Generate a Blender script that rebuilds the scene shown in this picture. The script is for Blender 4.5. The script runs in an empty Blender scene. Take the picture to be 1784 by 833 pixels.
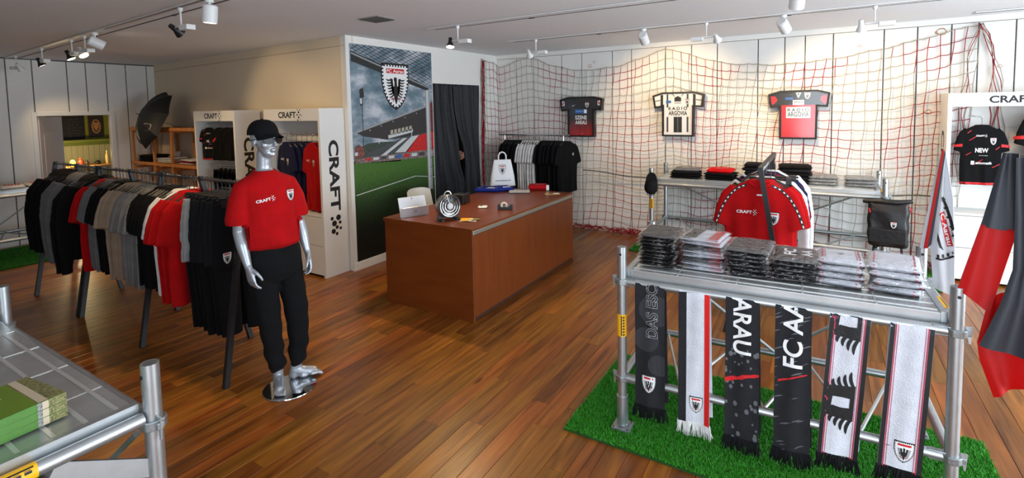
import bpy, bmesh, math, random
import numpy as np
from mathutils import Vector, Matrix, noise
from mathutils.bvhtree import BVHTree
from mathutils.geometry import tessellate_polygon

random.seed(7)
scene = bpy.context.scene
COL = scene.collection
PI = math.pi

# ------------------------------------------------------------------ camera
F_PX, CX, CY = 879.1, 892.0, 245.6
YAW, PIT, ROL = math.radians(31.51), math.radians(3.774), math.radians(-1.118)
CAM_H = 1.9
fwd = Vector((-math.sin(YAW) * math.cos(PIT), math.cos(YAW) * math.cos(PIT), -math.sin(PIT)))
rgt = Vector((math.cos(YAW), math.sin(YAW), 0))
upv = rgt.cross(fwd)
rgt, upv = math.cos(ROL) * rgt + math.sin(ROL) * upv, -math.sin(ROL) * rgt + math.cos(ROL) * upv
EYE = Vector((0, 0, CAM_H))
cam_d = bpy.data.cameras.new('camera')
cam_d.sensor_width = 36.0
cam_d.lens = F_PX / 1784 * 36.0
cam_d.shift_y = -(416.5 - CY) / 1784
cam_d.clip_start = 0.02
cam = bpy.data.objects.new('camera', cam_d)
COL.objects.link(cam)
mw = Matrix((rgt, upv, -fwd)).transposed().to_4x4()
mw.translation = EYE
cam.matrix_world = mw
scene.camera = cam

# ------------------------------------------------------------------ colour management, world, daylight
vs = scene.view_settings
vs.view_transform = 'Standard'
vs.look = 'None'
vs.gamma = 1.0
vs.use_curve_mapping = False
vs.exposure = 0.25

world = bpy.data.worlds.new('sky')
scene.world = world
world.use_nodes = True
wn = world.node_tree.nodes
wn['Background'].inputs[0].default_value = (0.62, 0.78, 1.0, 1)
wn['Background'].inputs[1].default_value = 1.2


def area_light(name, loc, target, sx, sy, power, color):
    d = bpy.data.lights.new(name, 'AREA')
    d.shape = 'RECTANGLE'
    d.size, d.size_y = sx, sy
    d.energy = power
    d.color = color
    o = bpy.data.objects.new(name, d)
    COL.objects.link(o)
    o.location = loc
    o.rotation_euler = (Vector(target) - Vector(loc)).to_track_quat('-Z', 'Y').to_euler()
    return o


DAY = (0.80, 0.91, 1.0)
area_light('daylight_right_window_offscreen', (3.66, 3.6, 1.38), (-3.0, 3.9, 1.72), 4.5, 2.2, 275, DAY)
area_light('daylight_front_window_offscreen', (1.2, -1.76, 1.38), (1.0, 4.0, 1.6), 3.5, 2.2, 130, DAY)


# ------------------------------------------------------------------ pixel helpers (directions only; distance from planes)
def ray(x, y):
    return fwd + (x - CX) / F_PX * rgt - (y - CY) / F_PX * upv


def onZ(x, y, z=0.0):
    d = ray(x, y)
    return EYE + d * ((z - EYE.z) / d.z)


def onX(x, y, v):
    d = ray(x, y)
    return EYE + d * (v / d.x)


def onY(x, y, v):
    d = ray(x, y)
    return EYE + d * (v / d.y)


def proj(p):
    d = Vector(p) - EYE
    w = d.dot(fwd)
    return (CX + F_PX * d.dot(rgt) / w, CY - F_PX * d.dot(upv) / w, w)


# ------------------------------------------------------------------ materials
def lin(c):
    if isinstance(c, str):
        c = c.lstrip('#')
        c = tuple(int(c[i:i + 2], 16) for i in (0, 2, 4))
    out = []
    for v in c[:3]:
        v = v / 255.0
        out.append(v / 12.92 if v <= 0.04045 else ((v + 0.055) / 1.055) ** 2.4)
    return (*out, 1.0)


MATS = {}


def mat(name, c, rough=0.6, metal=0.0, var=0.0, vscale=8.0, bump=0.0, bscale=60.0, stretch=(1, 1, 1), emit=0.0, coat=0.0, sheen=0.0, spec=0.5):
    if name in MATS:
        return MATS[name]
    m = bpy.data.materials.new(name)
    m.use_nodes = True
    nt = m.node_tree
    b = nt.nodes['Principled BSDF']
    c = lin(c)
    b.inputs['Base Color'].default_value = c
    b.inputs['Roughness'].default_value = rough
    b.inputs['Metallic'].default_value = metal
    b.inputs['Specular IOR Level'].default_value = spec
    b.inputs['Coat Weight'].default_value = coat
    if sheen:
        b.inputs['Sheen Weight'].default_value = sheen
    if emit:
        b.inputs['Emission Color'].default_value = c
        b.inputs['Emission Strength'].default_value = emit
    tc = mp = None
    if var or bump:
        tc = nt.nodes.new('ShaderNodeTexCoord')
        mp = nt.nodes.new('ShaderNodeMapping')
        mp.inputs['Scale'].default_value = stretch
        nt.links.new(tc.outputs['Object'], mp.inputs['Vector'])
    if var:
        n = nt.nodes.new('ShaderNodeTexNoise')
        n.inputs['Scale'].default_value = vscale
        n.inputs['Detail'].default_value = 4
        nt.links.new(mp.outputs[0], n.inputs['Vector'])
        r = nt.nodes.new('ShaderNodeValToRGB')
        lo = [max(0, v * (1 - var)) for v in c[:3]]
        hi = [min(1, v * (1 + var)) for v in c[:3]]
        r.color_ramp.elements[0].position = 0.3
        r.color_ramp.elements[1].position = 0.7
        r.color_ramp.elements[0].color = (*lo, 1)
        r.color_ramp.elements[1].color = (*hi, 1)
        nt.links.new(n.outputs['Fac'], r.inputs[0])
        nt.links.new(r.outputs[0], b.inputs['Base Color'])
    if bump:
        n2 = nt.nodes.new('ShaderNodeTexNoise')
        n2.inputs['Scale'].default_value = bscale
        n2.inputs['Detail'].default_value = 3
        nt.links.new(mp.outputs[0], n2.inputs['Vector'])
        bp = nt.nodes.new('ShaderNodeBump')
        bp.inputs['Strength'].default_value = bump
        bp.inputs['Distance'].default_value = 0.01
        nt.links.new(n2.outputs['Fac'], bp.inputs['Height'])
        nt.links.new(bp.outputs[0], b.inputs['Normal'])
    MATS[name] = m
    return m


def fabric(name, c, var=0.10, rough=0.92, bump=0.25, bscale=220):
    return mat('fabric_' + name, c, rough=rough, var=var, vscale=14, bump=bump, bscale=bscale, spec=0.2)


def plastic_film(name, tint=(255, 255, 255), refl=0.22, bump=0.9, bscale=38):
    if name in MATS:
        return MATS[name]
    m = bpy.data.materials.new(name)
    m.use_nodes = True
    nt = m.node_tree
    for n in list(nt.nodes):
        nt.nodes.remove(n)
    out = nt.nodes.new('ShaderNodeOutputMaterial')
    mix = nt.nodes.new('ShaderNodeMixShader')
    tr = nt.nodes.new('ShaderNodeBsdfTransparent')
    gl = nt.nodes.new('ShaderNodeBsdfGlossy')
    gl.inputs['Roughness'].default_value = 0.12
    gl.inputs['Color'].default_value = lin(tint)
    mix.inputs[0].default_value = refl
    nt.links.new(tr.outputs[0], mix.inputs[1])
    nt.links.new(gl.outputs[0], mix.inputs[2])
    nt.links.new(mix.outputs[0], out.inputs[0])
    if bump:
        tc = nt.nodes.new('ShaderNodeTexCoord')
        n2 = nt.nodes.new('ShaderNodeTexNoise')
        n2.inputs['Scale'].default_value = bscale
        n2.inputs['Detail'].default_value = 2
        bp = nt.nodes.new('ShaderNodeBump')
        bp.inputs['Strength'].default_value = bump
        bp.inputs['Distance'].default_value = 0.02
        nt.links.new(tc.outputs['Object'], n2.inputs['Vector'])
        nt.links.new(n2.outputs['Fac'], bp.inputs['Height'])
        nt.links.new(bp.outputs[0], gl.inputs['Normal'])
    MATS[name] = m
    return m


def wood_mat(name, dark, light, rough=0.4, scale=(30, 2.2, 30), rnd=None, rough_bump=0.08):
    """grain along Y; rnd = 'object' or 'island' shifts tone and grain per plank"""
    if name in MATS:
        return MATS[name]
    m = bpy.data.materials.new(name)
    m.use_nodes = True
    nt = m.node_tree
    L = nt.links.new
    b = nt.nodes['Principled BSDF']
    b.inputs['Roughness'].default_value = rough
    geo = nt.nodes.new('ShaderNodeNewGeometry')
    tc = nt.nodes.new('ShaderNodeTexCoord')
    add = nt.nodes.new('ShaderNodeVectorMath')
    add.operation = 'ADD'
    if rnd:
        L(geo.outputs['Position'], add.inputs[0])
        if rnd == 'object':
            oi = nt.nodes.new('ShaderNodeObjectInfo')
            rs = oi.outputs['Random']
        else:
            rs = geo.outputs['Random Per Island']
        mul = nt.nodes.new('ShaderNodeVectorMath')
        mul.operation = 'MULTIPLY'
        cmb = nt.nodes.new('ShaderNodeCombineXYZ')
        for i in range(3):
            L(rs, cmb.inputs[i])
        mul.inputs[1].default_value = (37, 91, 53)
        L(cmb.outputs[0], mul.inputs[0])
        L(mul.outputs[0], add.inputs[1])
    else:
        L(tc.outputs['Object'], add.inputs[0])
        rs = None
    mp = nt.nodes.new('ShaderNodeMapping')
    mp.inputs['Scale'].default_value = scale
    L(add.outputs[0], mp.inputs['Vector'])
    n = nt.nodes.new('ShaderNodeTexNoise')
    n.inputs['Scale'].default_value = 1.0
    n.inputs['Detail'].default_value = 6
    n.inputs['Distortion'].default_value = 0.6
    L(mp.outputs[0], n.inputs['Vector'])
    r = nt.nodes.new('ShaderNodeValToRGB')
    r.color_ramp.elements[0].position = 0.28
    r.color_ramp.elements[1].position = 0.72
    r.color_ramp.elements[0].color = lin(dark)
    r.color_ramp.elements[1].color = lin(light)
    L(n.outputs['Fac'], r.inputs[0])
    col = r.outputs[0]
    if rs is not None:
        hsv = nt.nodes.new('ShaderNodeHueSaturation')
        mr = nt.nodes.new('ShaderNodeMapRange')
        mr.inputs[3].default_value = 0.72
        mr.inputs[4].default_value = 1.28
        L(rs, mr.inputs[0])
        L(mr.outputs[0], hsv.inputs['Value'])
        mr2 = nt.nodes.new('ShaderNodeMapRange')
        mr2.inputs[3].default_value = 0.495
        mr2.inputs[4].default_value = 0.515
        fr = nt.nodes.new('ShaderNodeMath')
        fr.operation = 'FRACT'
        mm = nt.nodes.new('ShaderNodeMath')
        mm.operation = 'MULTIPLY'
        mm.inputs[1].default_value = 7.31
        L(rs, mm.inputs[0])
        L(mm.outputs[0], fr.inputs[0])
        L(fr.outputs[0], mr2.inputs[0])
        L(mr2.outputs[0], hsv.inputs['Hue'])
        L(col, hsv.inputs['Color'])
        # knots
        vo = nt.nodes.new('ShaderNodeTexVoronoi')
        mp2 = nt.nodes.new('ShaderNodeMapping')
        mp2.inputs['Scale'].default_value = (5.5, 1.5, 1)
        L(add.outputs[0], mp2.inputs['Vector'])
        L(mp2.outputs[0], vo.inputs['Vector'])
        vo.inputs['Scale'].default_value = 1.0
        kr = nt.nodes.new('ShaderNodeValToRGB')
        kr.color_ramp.elements[0].position = 0.03
        kr.color_ramp.elements[1].position = 0.10
        kr.color_ramp.elements[0].color = (0.18, 0.12, 0.09, 1)
        kr.color_ramp.elements[1].color = (1, 1, 1, 1)
        L(vo.outputs['Distance'], kr.inputs[0])
        mx = nt.nodes.new('ShaderNodeMix')
        mx.data_type = 'RGBA'
        mx.blend_type = 'MULTIPLY'
        mx.inputs[0].default_value = 1
        L(hsv.outputs[0], mx.inputs[6])
        L(kr.outputs[0], mx.inputs[7])
        col = mx.outputs[2]
    L(col, b.inputs['Base Color'])
    bp = nt.nodes.new('ShaderNodeBump')
    bp.inputs['Strength'].default_value = rough_bump
    bp.inputs['Distance'].default_value = 0.004
    L(n.outputs['Fac'], bp.inputs['Height'])
    L(bp.outputs[0], b.inputs['Normal'])
    MATS[name] = m
    return m


BLACK = mat('black_ink', (14, 14, 16), 0.6)
WHITE = mat('white_ink', (232, 232, 232), 0.6)
RED = mat('red_ink', (196, 12, 22), 0.6)
GREY = mat('grey_ink', (120, 122, 126), 0.6)
DGREY = mat('dark_grey_ink', (62, 63, 68), 0.7)
BLUE = mat('blue_ink', (40, 95, 165), 0.6)
PINK = mat('pink_ink', (176, 40, 70), 0.7)


# ------------------------------------------------------------------ mesh building
class MB:
    def __init__(s):
        s.v, s.f, s.m = [], [], []

    def add(s, vs_, fs, mi=0):
        o = len(s.v)
        s.v += [tuple(p) for p in vs_]
        for f in fs:
            s.f.append(tuple(i + o for i in f))
            s.m.append(mi)
        return s

    def box(s, x0, x1, y0, y1, z0, z1, mi=0, M=None):
        P = [Vector((x, y, z)) for z in (z0, z1) for y in (y0, y1) for x in (x0, x1)]
        if M is not None:
            P = [M @ p for p in P]
        return s.add(P, [(0, 2, 3, 1), (4, 5, 7, 6), (0, 1, 5, 4), (2, 6, 7, 3), (0, 4, 6, 2), (1, 3, 7, 5)], mi)

    def loft(s, rings, closed=True, cap0=True, cap1=True, mi=0):
        n = len(rings[0])
        vs_ = [p for r in rings for p in r]
        fs = []
        for i in range(len(rings) - 1):
            for j in range(n if closed else n - 1):
                k = (j + 1) % n
                fs.append((i * n + j, i * n + k, (i + 1) * n + k, (i + 1) * n + j))
        if cap0:
            fs.append(tuple(reversed(range(n))))
        if cap1:
            fs.append(tuple((len(rings) - 1) * n + j for j in range(n)))
        return s.add(vs_, fs, mi)

    def path(s, pts, rad, n=8, mi=0, closed=False, sx=1.0, cap=True):
        pts = [Vector(p) for p in pts]
        N = len(pts)
        if not hasattr(rad, '__len__'):
            rad = [rad] * N
        rings = []
        prev = None
        for i, p in enumerate(pts):
            if closed:
                t = pts[(i + 1) % N] - pts[i - 1]
            else:
                t = pts[min(i + 1, N - 1)] - pts[max(i - 1, 0)]
            t.normalize()
            if prev is None:
                a = Vector((0, 0, 1)) if abs(t.z) < 0.9 else Vector((1, 0, 0))
                e1 = a.cross(t).normalized()
            else:
                e1 = (prev - t * prev.dot(t)).normalized()
            prev = e1
            e2 = t.cross(e1)
            rings.append([p + rad[i] * (math.cos(2 * PI * k / n) * e1 * sx + math.sin(2 * PI * k / n) * e2) for k in range(n)])
        if closed:
            rings.append(rings[0])
        return s.loft(rings, True, cap and not closed, cap and not closed, mi)

    def tube(s, a, b, r, r1=None, n=10, mi=0):
        return s.path([a, b], [r, r if r1 is None else r1], n, mi)

    def bar(s, a, b, w, h, mi=0, up=(0, 0, 1)):
        a, b = Vector(a), Vector(b)
        t = (b - a).normalized()
        u = Vector(up)
        if abs(t.dot(u)) > 0.95:
            u = Vector((1, 0, 0))
        e1 = t.cross(u).normalized()
        e2 = e1.cross(t)
        R = []
        for p in (a, b):
            R.append([p + e1 * (sx * w / 2) + e2 * (sy * h / 2) for sx, sy in ((-1, -1), (1, -1), (1, 1), (-1, 1))])
        return s.loft(R, mi=mi)

    def lathe(s, prof, axis_o=(0, 0, 0), n=16, mi=0, M=None):
        rings = []
        for r, z in prof:
            ring = [Vector((r * math.cos(2 * PI * k / n), r * math.sin(2 * PI * k / n), z)) for k in range(n)]
            if M is not None:
                ring = [M @ p for p in ring]
            rings.append([p + Vector(axis_o) for p in ring])
        return s.loft(rings, mi=mi)

    def ellipsoid(s, c, rx, ry, rz, n=16, m=10, mi=0, M=None):
        rings = []
        for i in range(m + 1):
            a = -PI / 2 + PI * (0.02 + 0.96 * i / m)
            ring = []
            for k in range(n):
                p = Vector((rx * math.cos(a) * math.cos(2 * PI * k / n), ry * math.cos(a) * math.sin(2 * PI * k / n), rz * math.sin(a)))
                if M is not None:
                    p = M @ p
                ring.append(p + Vector(c))
            rings.append(ring)
        return s.loft(rings, mi=mi)

    def sheet(s, nu, nv, fn, th=0.0, mi=0):
        """fn(u,v)->Vector, thin closed sheet of thickness th"""
        P = [[Vector(fn(i / nu, j / nv)) for j in range(nv + 1)] for i in range(nu + 1)]
        idx = lambda i, j: i * (nv + 1) + j
        fs = [(idx(i, j), idx(i + 1, j), idx(i + 1, j + 1), idx(i, j + 1)) for i in range(nu) for j in range(nv)]
        if th == 0:
            return s.add([p for r in P for p in r], fs, mi)
        Q = []
        for i in range(nu + 1):
            for j in range(nv + 1):
                du = P[min(i + 1, nu)][j] - P[max(i - 1, 0)][j]
                dv = P[i][min(j + 1, nv)] - P[i][max(j - 1, 0)]
                nrm = du.cross(dv)
                nrm = nrm.normalized() if nrm.length > 1e-9 else Vector((0, 0, 1))
                Q.append(P[i][j] - nrm * th)
        N = (nu + 1) * (nv + 1)
        back = [tuple(N + k for k in reversed(f)) for f in fs]
        edge = []
        rim = [idx(i, 0) for i in range(nu + 1)] + [idx(nu, j) for j in range(1, nv + 1)] + [idx(i, nv) for i in range(nu - 1, -1, -1)] + [idx(0, j) for j in range(nv - 1, 0, -1)]
        for k in range(len(rim)):
            a, b = rim[k], rim[(k + 1) % len(rim)]
            edge.append((b, a, a + N, b + N))
        return s.add([p for r in P for p in r] + Q, fs + back + edge, mi)

    def prism(s, pts, fn, depth, mi=0):
        """2-D outline pts -> fn(x,y,off), extruded from 0 to depth"""
        n = len(pts)
        A = [fn(x, y, 0) for x, y in pts]
        B = [fn(x, y, depth) for x, y in pts]
        return s.add(A + B, [tuple(reversed(range(n))), tuple(range(n, 2 * n))] + [(i, (i + 1) % n, n + (i + 1) % n, n + i) for i in range(n)], mi)

    def mesh(s, name, mats, smooth=False, angle=40):
        me = bpy.data.meshes.new(name)
        me.from_pydata(s.v, [], s.f)
        mats = mats if isinstance(mats, (list, tuple)) else [mats]
        for m_ in mats:
            me.materials.append(m_)
        if len(mats) > 1:
            me.polygons.foreach_set('material_index', s.m)
        if smooth:
            me.polygons.foreach_set('use_smooth', [True] * len(me.polygons))
            if angle:
                me.set_sharp_from_angle(angle=math.radians(angle))
        me.update()
        return me

    def build(s, name, mats, parent=None, smooth=False, angle=40, bevel=0.0):
        return link(name, s.mesh(name, mats, smooth, angle), parent, bevel)


def link(name, me, parent=None, bevel=0.0, loc=None, rz=None):
    o = bpy.data.objects.new(name, me)
    COL.objects.link(o)
    if parent is not None:
        o.parent = parent
    if bevel:
        b = o.modifiers.new('bevel', 'BEVEL')
        b.width = bevel
        b.segments = 2
        b.limit_method = 'ANGLE'
    if loc is not None:
        o.location = loc
    if rz is not None:
        o.rotation_euler = (0, 0, rz)
    return o


def tag(o, label=None, cat=None, group=None, kind=None):
    if label:
        o['label'] = label
    if cat:
        o['category'] = cat
    if group:
        o['group'] = group
    if kind:
        o['kind'] = kind
    return o


def thing(name, label, cat, loc=(0, 0, 0), rz=0.0, group=None):
    o = bpy.data.objects.new(name, None)
    COL.objects.link(o)
    o.empty_display_size = 0.05
    o.location = loc
    o.rotation_euler = (0, 0, rz)
    return tag(o, label, cat, group)


def kids(o):
    return [c for c in ALLKIDS.get(o.name, [])] or list(o.children)


ALLKIDS = {}


def copy_tree(o, parent=None):
    c = o.copy()
    COL.objects.link(c)
    c.parent = parent
    for ch in list(o.children):
        copy_tree(ch, c)
    return c


def struct(o):
    o['kind'] = 'structure'
    return o


def bake(mb, voxel=0.006, smooth_it=6, fac=0.6, disp=None, mats=None, name='mesh'):
    """union overlapping closed shells into one continuous smooth surface"""
    me = mb.mesh('tmp', mats or WHITE)
    o = bpy.data.objects.new('tmp', me)
    COL.objects.link(o)
    r = o.modifiers.new('r', 'REMESH')
    r.mode = 'VOXEL'
    r.voxel_size = voxel
    r.use_smooth_shade = True
    sm = o.modifiers.new('s', 'SMOOTH')
    sm.factor = fac
    sm.iterations = smooth_it
    dg = bpy.context.evaluated_depsgraph_get()
    ev = o.evaluated_get(dg)
    out = bpy.data.meshes.new_from_object(ev)
    out.name = name
    bpy.data.objects.remove(o)
    bpy.data.meshes.remove(me)
    if disp:
        n = len(out.vertices)
        co = np.empty(n * 3, dtype=np.float32)
        out.vertices.foreach_get('co', co)
        co = co.reshape(-1, 3)
        out.vertices.foreach_set('co', disp(co).astype(np.float32).ravel())
    out.polygons.foreach_set('use_smooth', [True] * len(out.polygons))
    out.materials.clear()
    for m_ in (mats if isinstance(mats, (list, tuple)) else [mats]):
        out.materials.append(m_)
    out.update()
    return out


def bvh_of(me):
    return BVHTree.FromPolygons([v.co.copy() for v in me.vertices], [tuple(p.vertices) for p in me.polygons])


def project_map(bvh, o, ex, ey, en, far=0.4):
    """decal map: plane origin o, axes ex/ey, outward normal en, projected on a mesh"""
    o, ex, ey, en = Vector(o), Vector(ex), Vector(ey), Vector(en)

    def fn(x, y, off):
        p = o + ex * x + ey * y
        hit = bvh.ray_cast(p + en * far, -en)
        q = hit[0] if hit[0] is not None else p
        return q + en * (off + 0.0012)
    return fn


def plane_map(o, ex, ey):
    o, ex, ey = Vector(o), Vector(ex), Vector(ey)
    en = ex.cross(ey).normalized()
    return lambda x, y, off: o + ex * x + ey * y + en * off


# ------------------------------------------------------------------ flat print
_TXT = {}


def text_geo(s, bold=0.0):
    key = (s, bold)
    if key not in _TXT:
        cu = bpy.data.curves.new('t', 'FONT')
        cu.body = s
        cu.offset = bold
        cu.resolution_u = 6
        o = bpy.data.objects.new('t', cu)
        COL.objects.link(o)
        dg = bpy.context.evaluated_depsgraph_get()
        me = bpy.data.meshes.new_from_object(o.evaluated_get(dg))
        P = np.array([v.co[:2] for v in me.vertices]) if len(me.vertices) else np.zeros((1, 2))
        Fs = [tuple(p.vertices) for p in me.polygons]
        bpy.data.objects.remove(o)
        bpy.data.curves.remove(cu)
        bpy.data.meshes.remove(me)
        mn, mx = P.min(0), P.max(0)
        _TXT[key] = ((P - mn) / np.maximum(mx - mn, 1e-6), Fs, (mx - mn))
    return _TXT[key]


class Decal:
    """stack of flat coloured shapes; y up, x right"""
    def __init__(s):
        s.items = []  # (points, faces, material, layer)

    def poly(s, pts, m, layer=0):
        pts = [tuple(p) for p in pts]
        if len(pts) < 3:
            return s
        tris = tessellate_polygon([[Vector((x, y, 0)) for x, y in pts]])
        s.items.append((pts, [tuple(t) for t in tris], m, layer))
        return s

    def rect(s, x0, x1, y0, y1, m, layer=0):
        return s.poly([(x0, y0), (x1, y0), (x1, y1), (x0, y1)], m, layer)

    def disc(s, x, y, r, m, layer=0, n=14, ry=None):
        ry = ry or r
        return s.poly([(x + r * math.cos(2 * PI * k / n), y + ry * math.sin(2 * PI * k / n)) for k in range(n)], m, layer)

    def line(s, a, b, w, m, layer=0):
        a, b = Vector(a), Vector(b)
        d = (b - a)
        if d.length < 1e-6:
            return s
        d.normalize()
        n = Vector((-d.y, d.x)) * w / 2
        return s.poly([a + n, a - n, b - n, b + n], m, layer)

    def text(s, t, m, x, y, w, h, layer=0, bold=0.02, rot=0.0):
        """text filling a w*h box centred at x,y, then turned by rot"""
        P, Fs, _ = text_geo(t, bold)
        c, sn = math.cos(rot), math.sin(rot)
        pts = []
        for px, py in P:
            a, b = (px - 0.5) * w, (py - 0.5) * h
            pts.append((x + a * c - b * sn, y + a * sn + b * c))
        s.items.append((pts, Fs, m, layer))
        return s

    def put(s, d, x, y, sc=1.0, rot=0.0, layer=0, sx=1.0):
        c, sn = math.cos(rot), math.sin(rot)
        for pts, Fs, m, l in d.items:
            s.items.append(([(x + sc * (a * sx * c - b * sn), y + sc * (a * sx * sn + b * c)) for a, b in pts], Fs, m, l + layer))
        return s

    def clip(s, x0, x1, y0, y1):
        out = []
        for pts, Fs, m, l in s.items:
            P2, F2 = [], []
            for f in Fs:
                q = [pts[i] for i in f]
                for ax, lim, sg in ((0, x0, 1), (0, x1, -1), (1, y0, 1), (1, y1, -1)):
                    r = []
                    for i in range(len(q)):
                        a, b = q[i - 1], q[i]
                        ia, ib = sg * (a[ax] - lim) >= 0, sg * (b[ax] - lim) >= 0
                        if ia != ib:
                            t = (lim - a[ax]) / (b[ax] - a[ax])
                            r.append((a[0] + t * (b[0] - a[0]), a[1] + t * (b[1] - a[1])))
                        if ib:
                            r.append(b)
                    q = r
                    if len(q) < 3:
                        break
                if len(q) >= 3:
                    F2.append(tuple(range(len(P2), len(P2) + len(q))))
                    P2 += q
            if F2:
                out.append((P2, F2, m, l))
        s.items = out
        return s

    def build(s, name, fn, parent, gap=0.0006, maxlen=0.0):
        ms = []
        mb = MB()
        for pts, Fs, m, l in s.items:
            if m not in ms:
                ms.append(m)
            mi = ms.index(m)
            if maxlen:
                bm = bmesh.new()
                V = [bm.verts.new((a, b, 0)) for a, b in pts]
                for f in Fs:
                    try:
                        bm.faces.new([V[i] for i in f])
                    except ValueError:
                        pass
                for _ in range(5):
                    es = [e for e in bm.edges if e.calc_length() > maxlen]
                    if not es:
                        break
                    bmesh.ops.subdivide_edges(bm, edges=es, cuts=1)
                    bmesh.ops.triangulate(bm, faces=[f for f in bm.faces if len(f.verts) > 4])
                bm.verts.index_update()
                pts = [(v.co.x, v.co.y) for v in bm.verts]
                Fs = [tuple(v.index for v in f.verts) for f in bm.faces]
                bm.free()
            mb.add([fn(a, b, gap * (1 + l)) for a, b in pts], Fs, mi)
        return mb.build(name, ms, parent)


def feather(x0, y0, x1, y1, w, bend):
    """crescent from root (x0,y0) to tip (x1,y1)"""
    a, b = Vector((x0, y0)), Vector((x1, y1))
    d = b - a
    n = Vector((-d.y, d.x)).normalized()
    up, dn = [], []
    for k in range(9):
        t = k / 8
        c = a + d * t + n * bend * math.sin(PI * t * 0.9)
        hw = w * (1 - t) ** 0.6 * (0.55 + 0.9 * t) if t < 1 else 0
        up.append(tuple(c + n * hw))
        dn.append(tuple(c - n * hw))
    return up + dn[::-1]


def eagle(m=BLACK, red=RED):
    d = Decal()
    d.poly([(-.055, .23), (-.05, .28), (-.02, .31), (.03, .30), (.045, .27), (.04, .20), (.045, .09), (.12, .05), (.115, -.08), (.06, -.17), (.04, -.28), (0, -.38), (-.04, -.28), (-.06, -.17), (-.115, -.08), (-.12, .05), (-.045, .09), (-.035, .2)], m, 0)
    for sg in (-1, 1):
        d.poly([(sg * .09, .26), (sg * .16, .28), (sg * .15, .12), (sg * .12, -.05), (sg * .05, -.10), (sg * .07, .06)], m, 0)
        for k in range(7):
            y = .25 - .058 * k
            x0 = .125 - .011 * k
            d.poly(feather(sg * x0, y, sg * (.305 - .012 * k), y + .02 - .018 * k, .029, -sg * .035), m, 0)
        for k in (-1, 0, 1):
            d.line((sg * .07, -.20), (sg * (.14 + .03 * k), -.24 - .02 * (k == 0)), .018, red, 0)
        d.poly(feather(sg * .02, -.2, sg * .09, -.33, .018, sg * .03), m, 0)
    return d


def crest(letter=True):
    """club shield, 1 high, 0.74 wide, centred"""
    d = Decal()
    half = [(.37, .5), (.375, .25), (.36, .06), (.315, -.13), (.24, -.29), (.13, -.42), (0, -.5)]
    full = half + [(-x, y) for x, y in half[-2::-1]]
    d.poly(full, BLACK, 0)
    s = .84
    inner = [(x * s, (y - .02) * s + .02) for x, y in full]
    d.poly(inner, WHITE, 1)
    P = inner + [inner[0]]
    acc = 0.0
    step = .075
    nxt = .02
    for a, b in zip(P[:-1], P[1:]):
        a, b = Vector(a), Vector(b)
        L = (b - a).length
        t = (b - a) / L
        n = Vector((t.y, -t.x))
        if n.dot((a + b) / 2 - Vector((0, .05))) < 0:
            n = -n
        while nxt < acc + L:
            p = a + t * (nxt - acc)
            d.poly([p - t * .019 - n * .01, p + t * .019 - n * .01, p + t * .019 + n * .036, p - t * .019 + n * .036], WHITE, 2)
            nxt += step
        acc += L
    d.rect(-.245, .245, .285, .385, RED, 2)
    if letter:
        d.text('FC Aarau', WHITE, 0, .335, .45, .07, 3, .02)
    d.put(eagle(), 0, -.06, .86, 0, 2)
    return d


CREST = crest()
CREST_S = crest(False)


def craft_logo(m=BLACK, dots=True):
    """lettering 1 wide (with dots about 1.3), 0.22 high"""
    d = Decal()
    d.text('CRAFT', m, 0, 0, 1.0, .22, 0, .03)
    if dots:
        for x, y, r in ((.58, .0, .035), (.66, .09, .04), (.66, -.09, .04), (.74, .0, .028), (.60, -.18, .032), (.72, .17, .025), (.60, .18, .022), (.74, -.16, .02), (.81, -.03, .02)):
            d.disc(x, y, r, m, 0, 10)
    return d


CRAFT_B, CRAFT_W = craft_logo(BLACK), craft_logo(WHITE)
# ================================================================== STRUCTURE
CEIL = 2.77
YB = 7.2          # back wall face
XS = -4.68        # mural wall face
XL = -10.1        # far left wall face
XR, YF = 3.4, -1.5


def wallY(x):     # beige wall face (runs a few degrees off the grid)
    return 4.02 + 0.066 * (XS - x)


paint = mat('white_paint', (228, 226, 220), 0.75, var=0.03, vscale=2.0, bump=0.03, bscale=120)
panel_m = mat('white_panel', (226, 224, 219), 0.55, var=0.05, vscale=1.6, bump=0.02, bscale=40)
beige_m = mat('beige_paint', (222, 207, 182), 0.8, var=0.02, vscale=1.5, bump=0.04, bscale=150)
joint_m = mat('panel_joint', (92, 92, 92), 0.5, metal=0.4, var=0.4, vscale=30)
ceil_m = mat('ceiling_plaster', (232, 234, 236), 0.9, var=0.04, vscale=90, bump=0.25, bscale=160)
alu_white = mat('white_metal', (222, 223, 222), 0.35)

# ---- floor with separate oak planks
base = struct(MB().box(-13.2, XR + .2, YF - .2, YB + .2, -.06, -.012).build('floor', mat('subfloor', (40, 26, 16), 0.9)))
plank_o = wood_mat('oak_plank', (92, 44, 9), (160, 92, 33), 0.32, (26, 1.8, 26), 'object')
plank_i = wood_mat('oak_plank_field', (92, 44, 9), (160, 92, 33), 0.32, (26, 1.8, 26), 'island')
PW = 0.1175
rs = random.Random(3)
planks = []
nx = int((XR + 10.2) / PW)
LENS = (0.9, 1.2, 1.5, 1.8, 2.1)
for i in range(nx):
    x = -10.15 + PW * i
    y = YF - rs.random() * 1.5
    while y < YB:
        L_ = rs.choice(LENS)
        planks.append((x, y, L_))
        y += L_


def plank_mb(L_, mb=None, ox=0, oy=0):
    mb = mb or MB()
    w, c, g = PW, .0018, .0007
    prof = [(g, -.012), (w - g, -.012), (w - g, -c), (w - g - c, 0), (g + c, 0), (g, -c)]
    rings = []
    for yy, dz, ins in ((g, 0, 0), (L_ - g, 0, 0)):
        rings.append([(ox + px, oy + yy, pz) for px, pz in prof])
    return mb.loft(rings)


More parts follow.
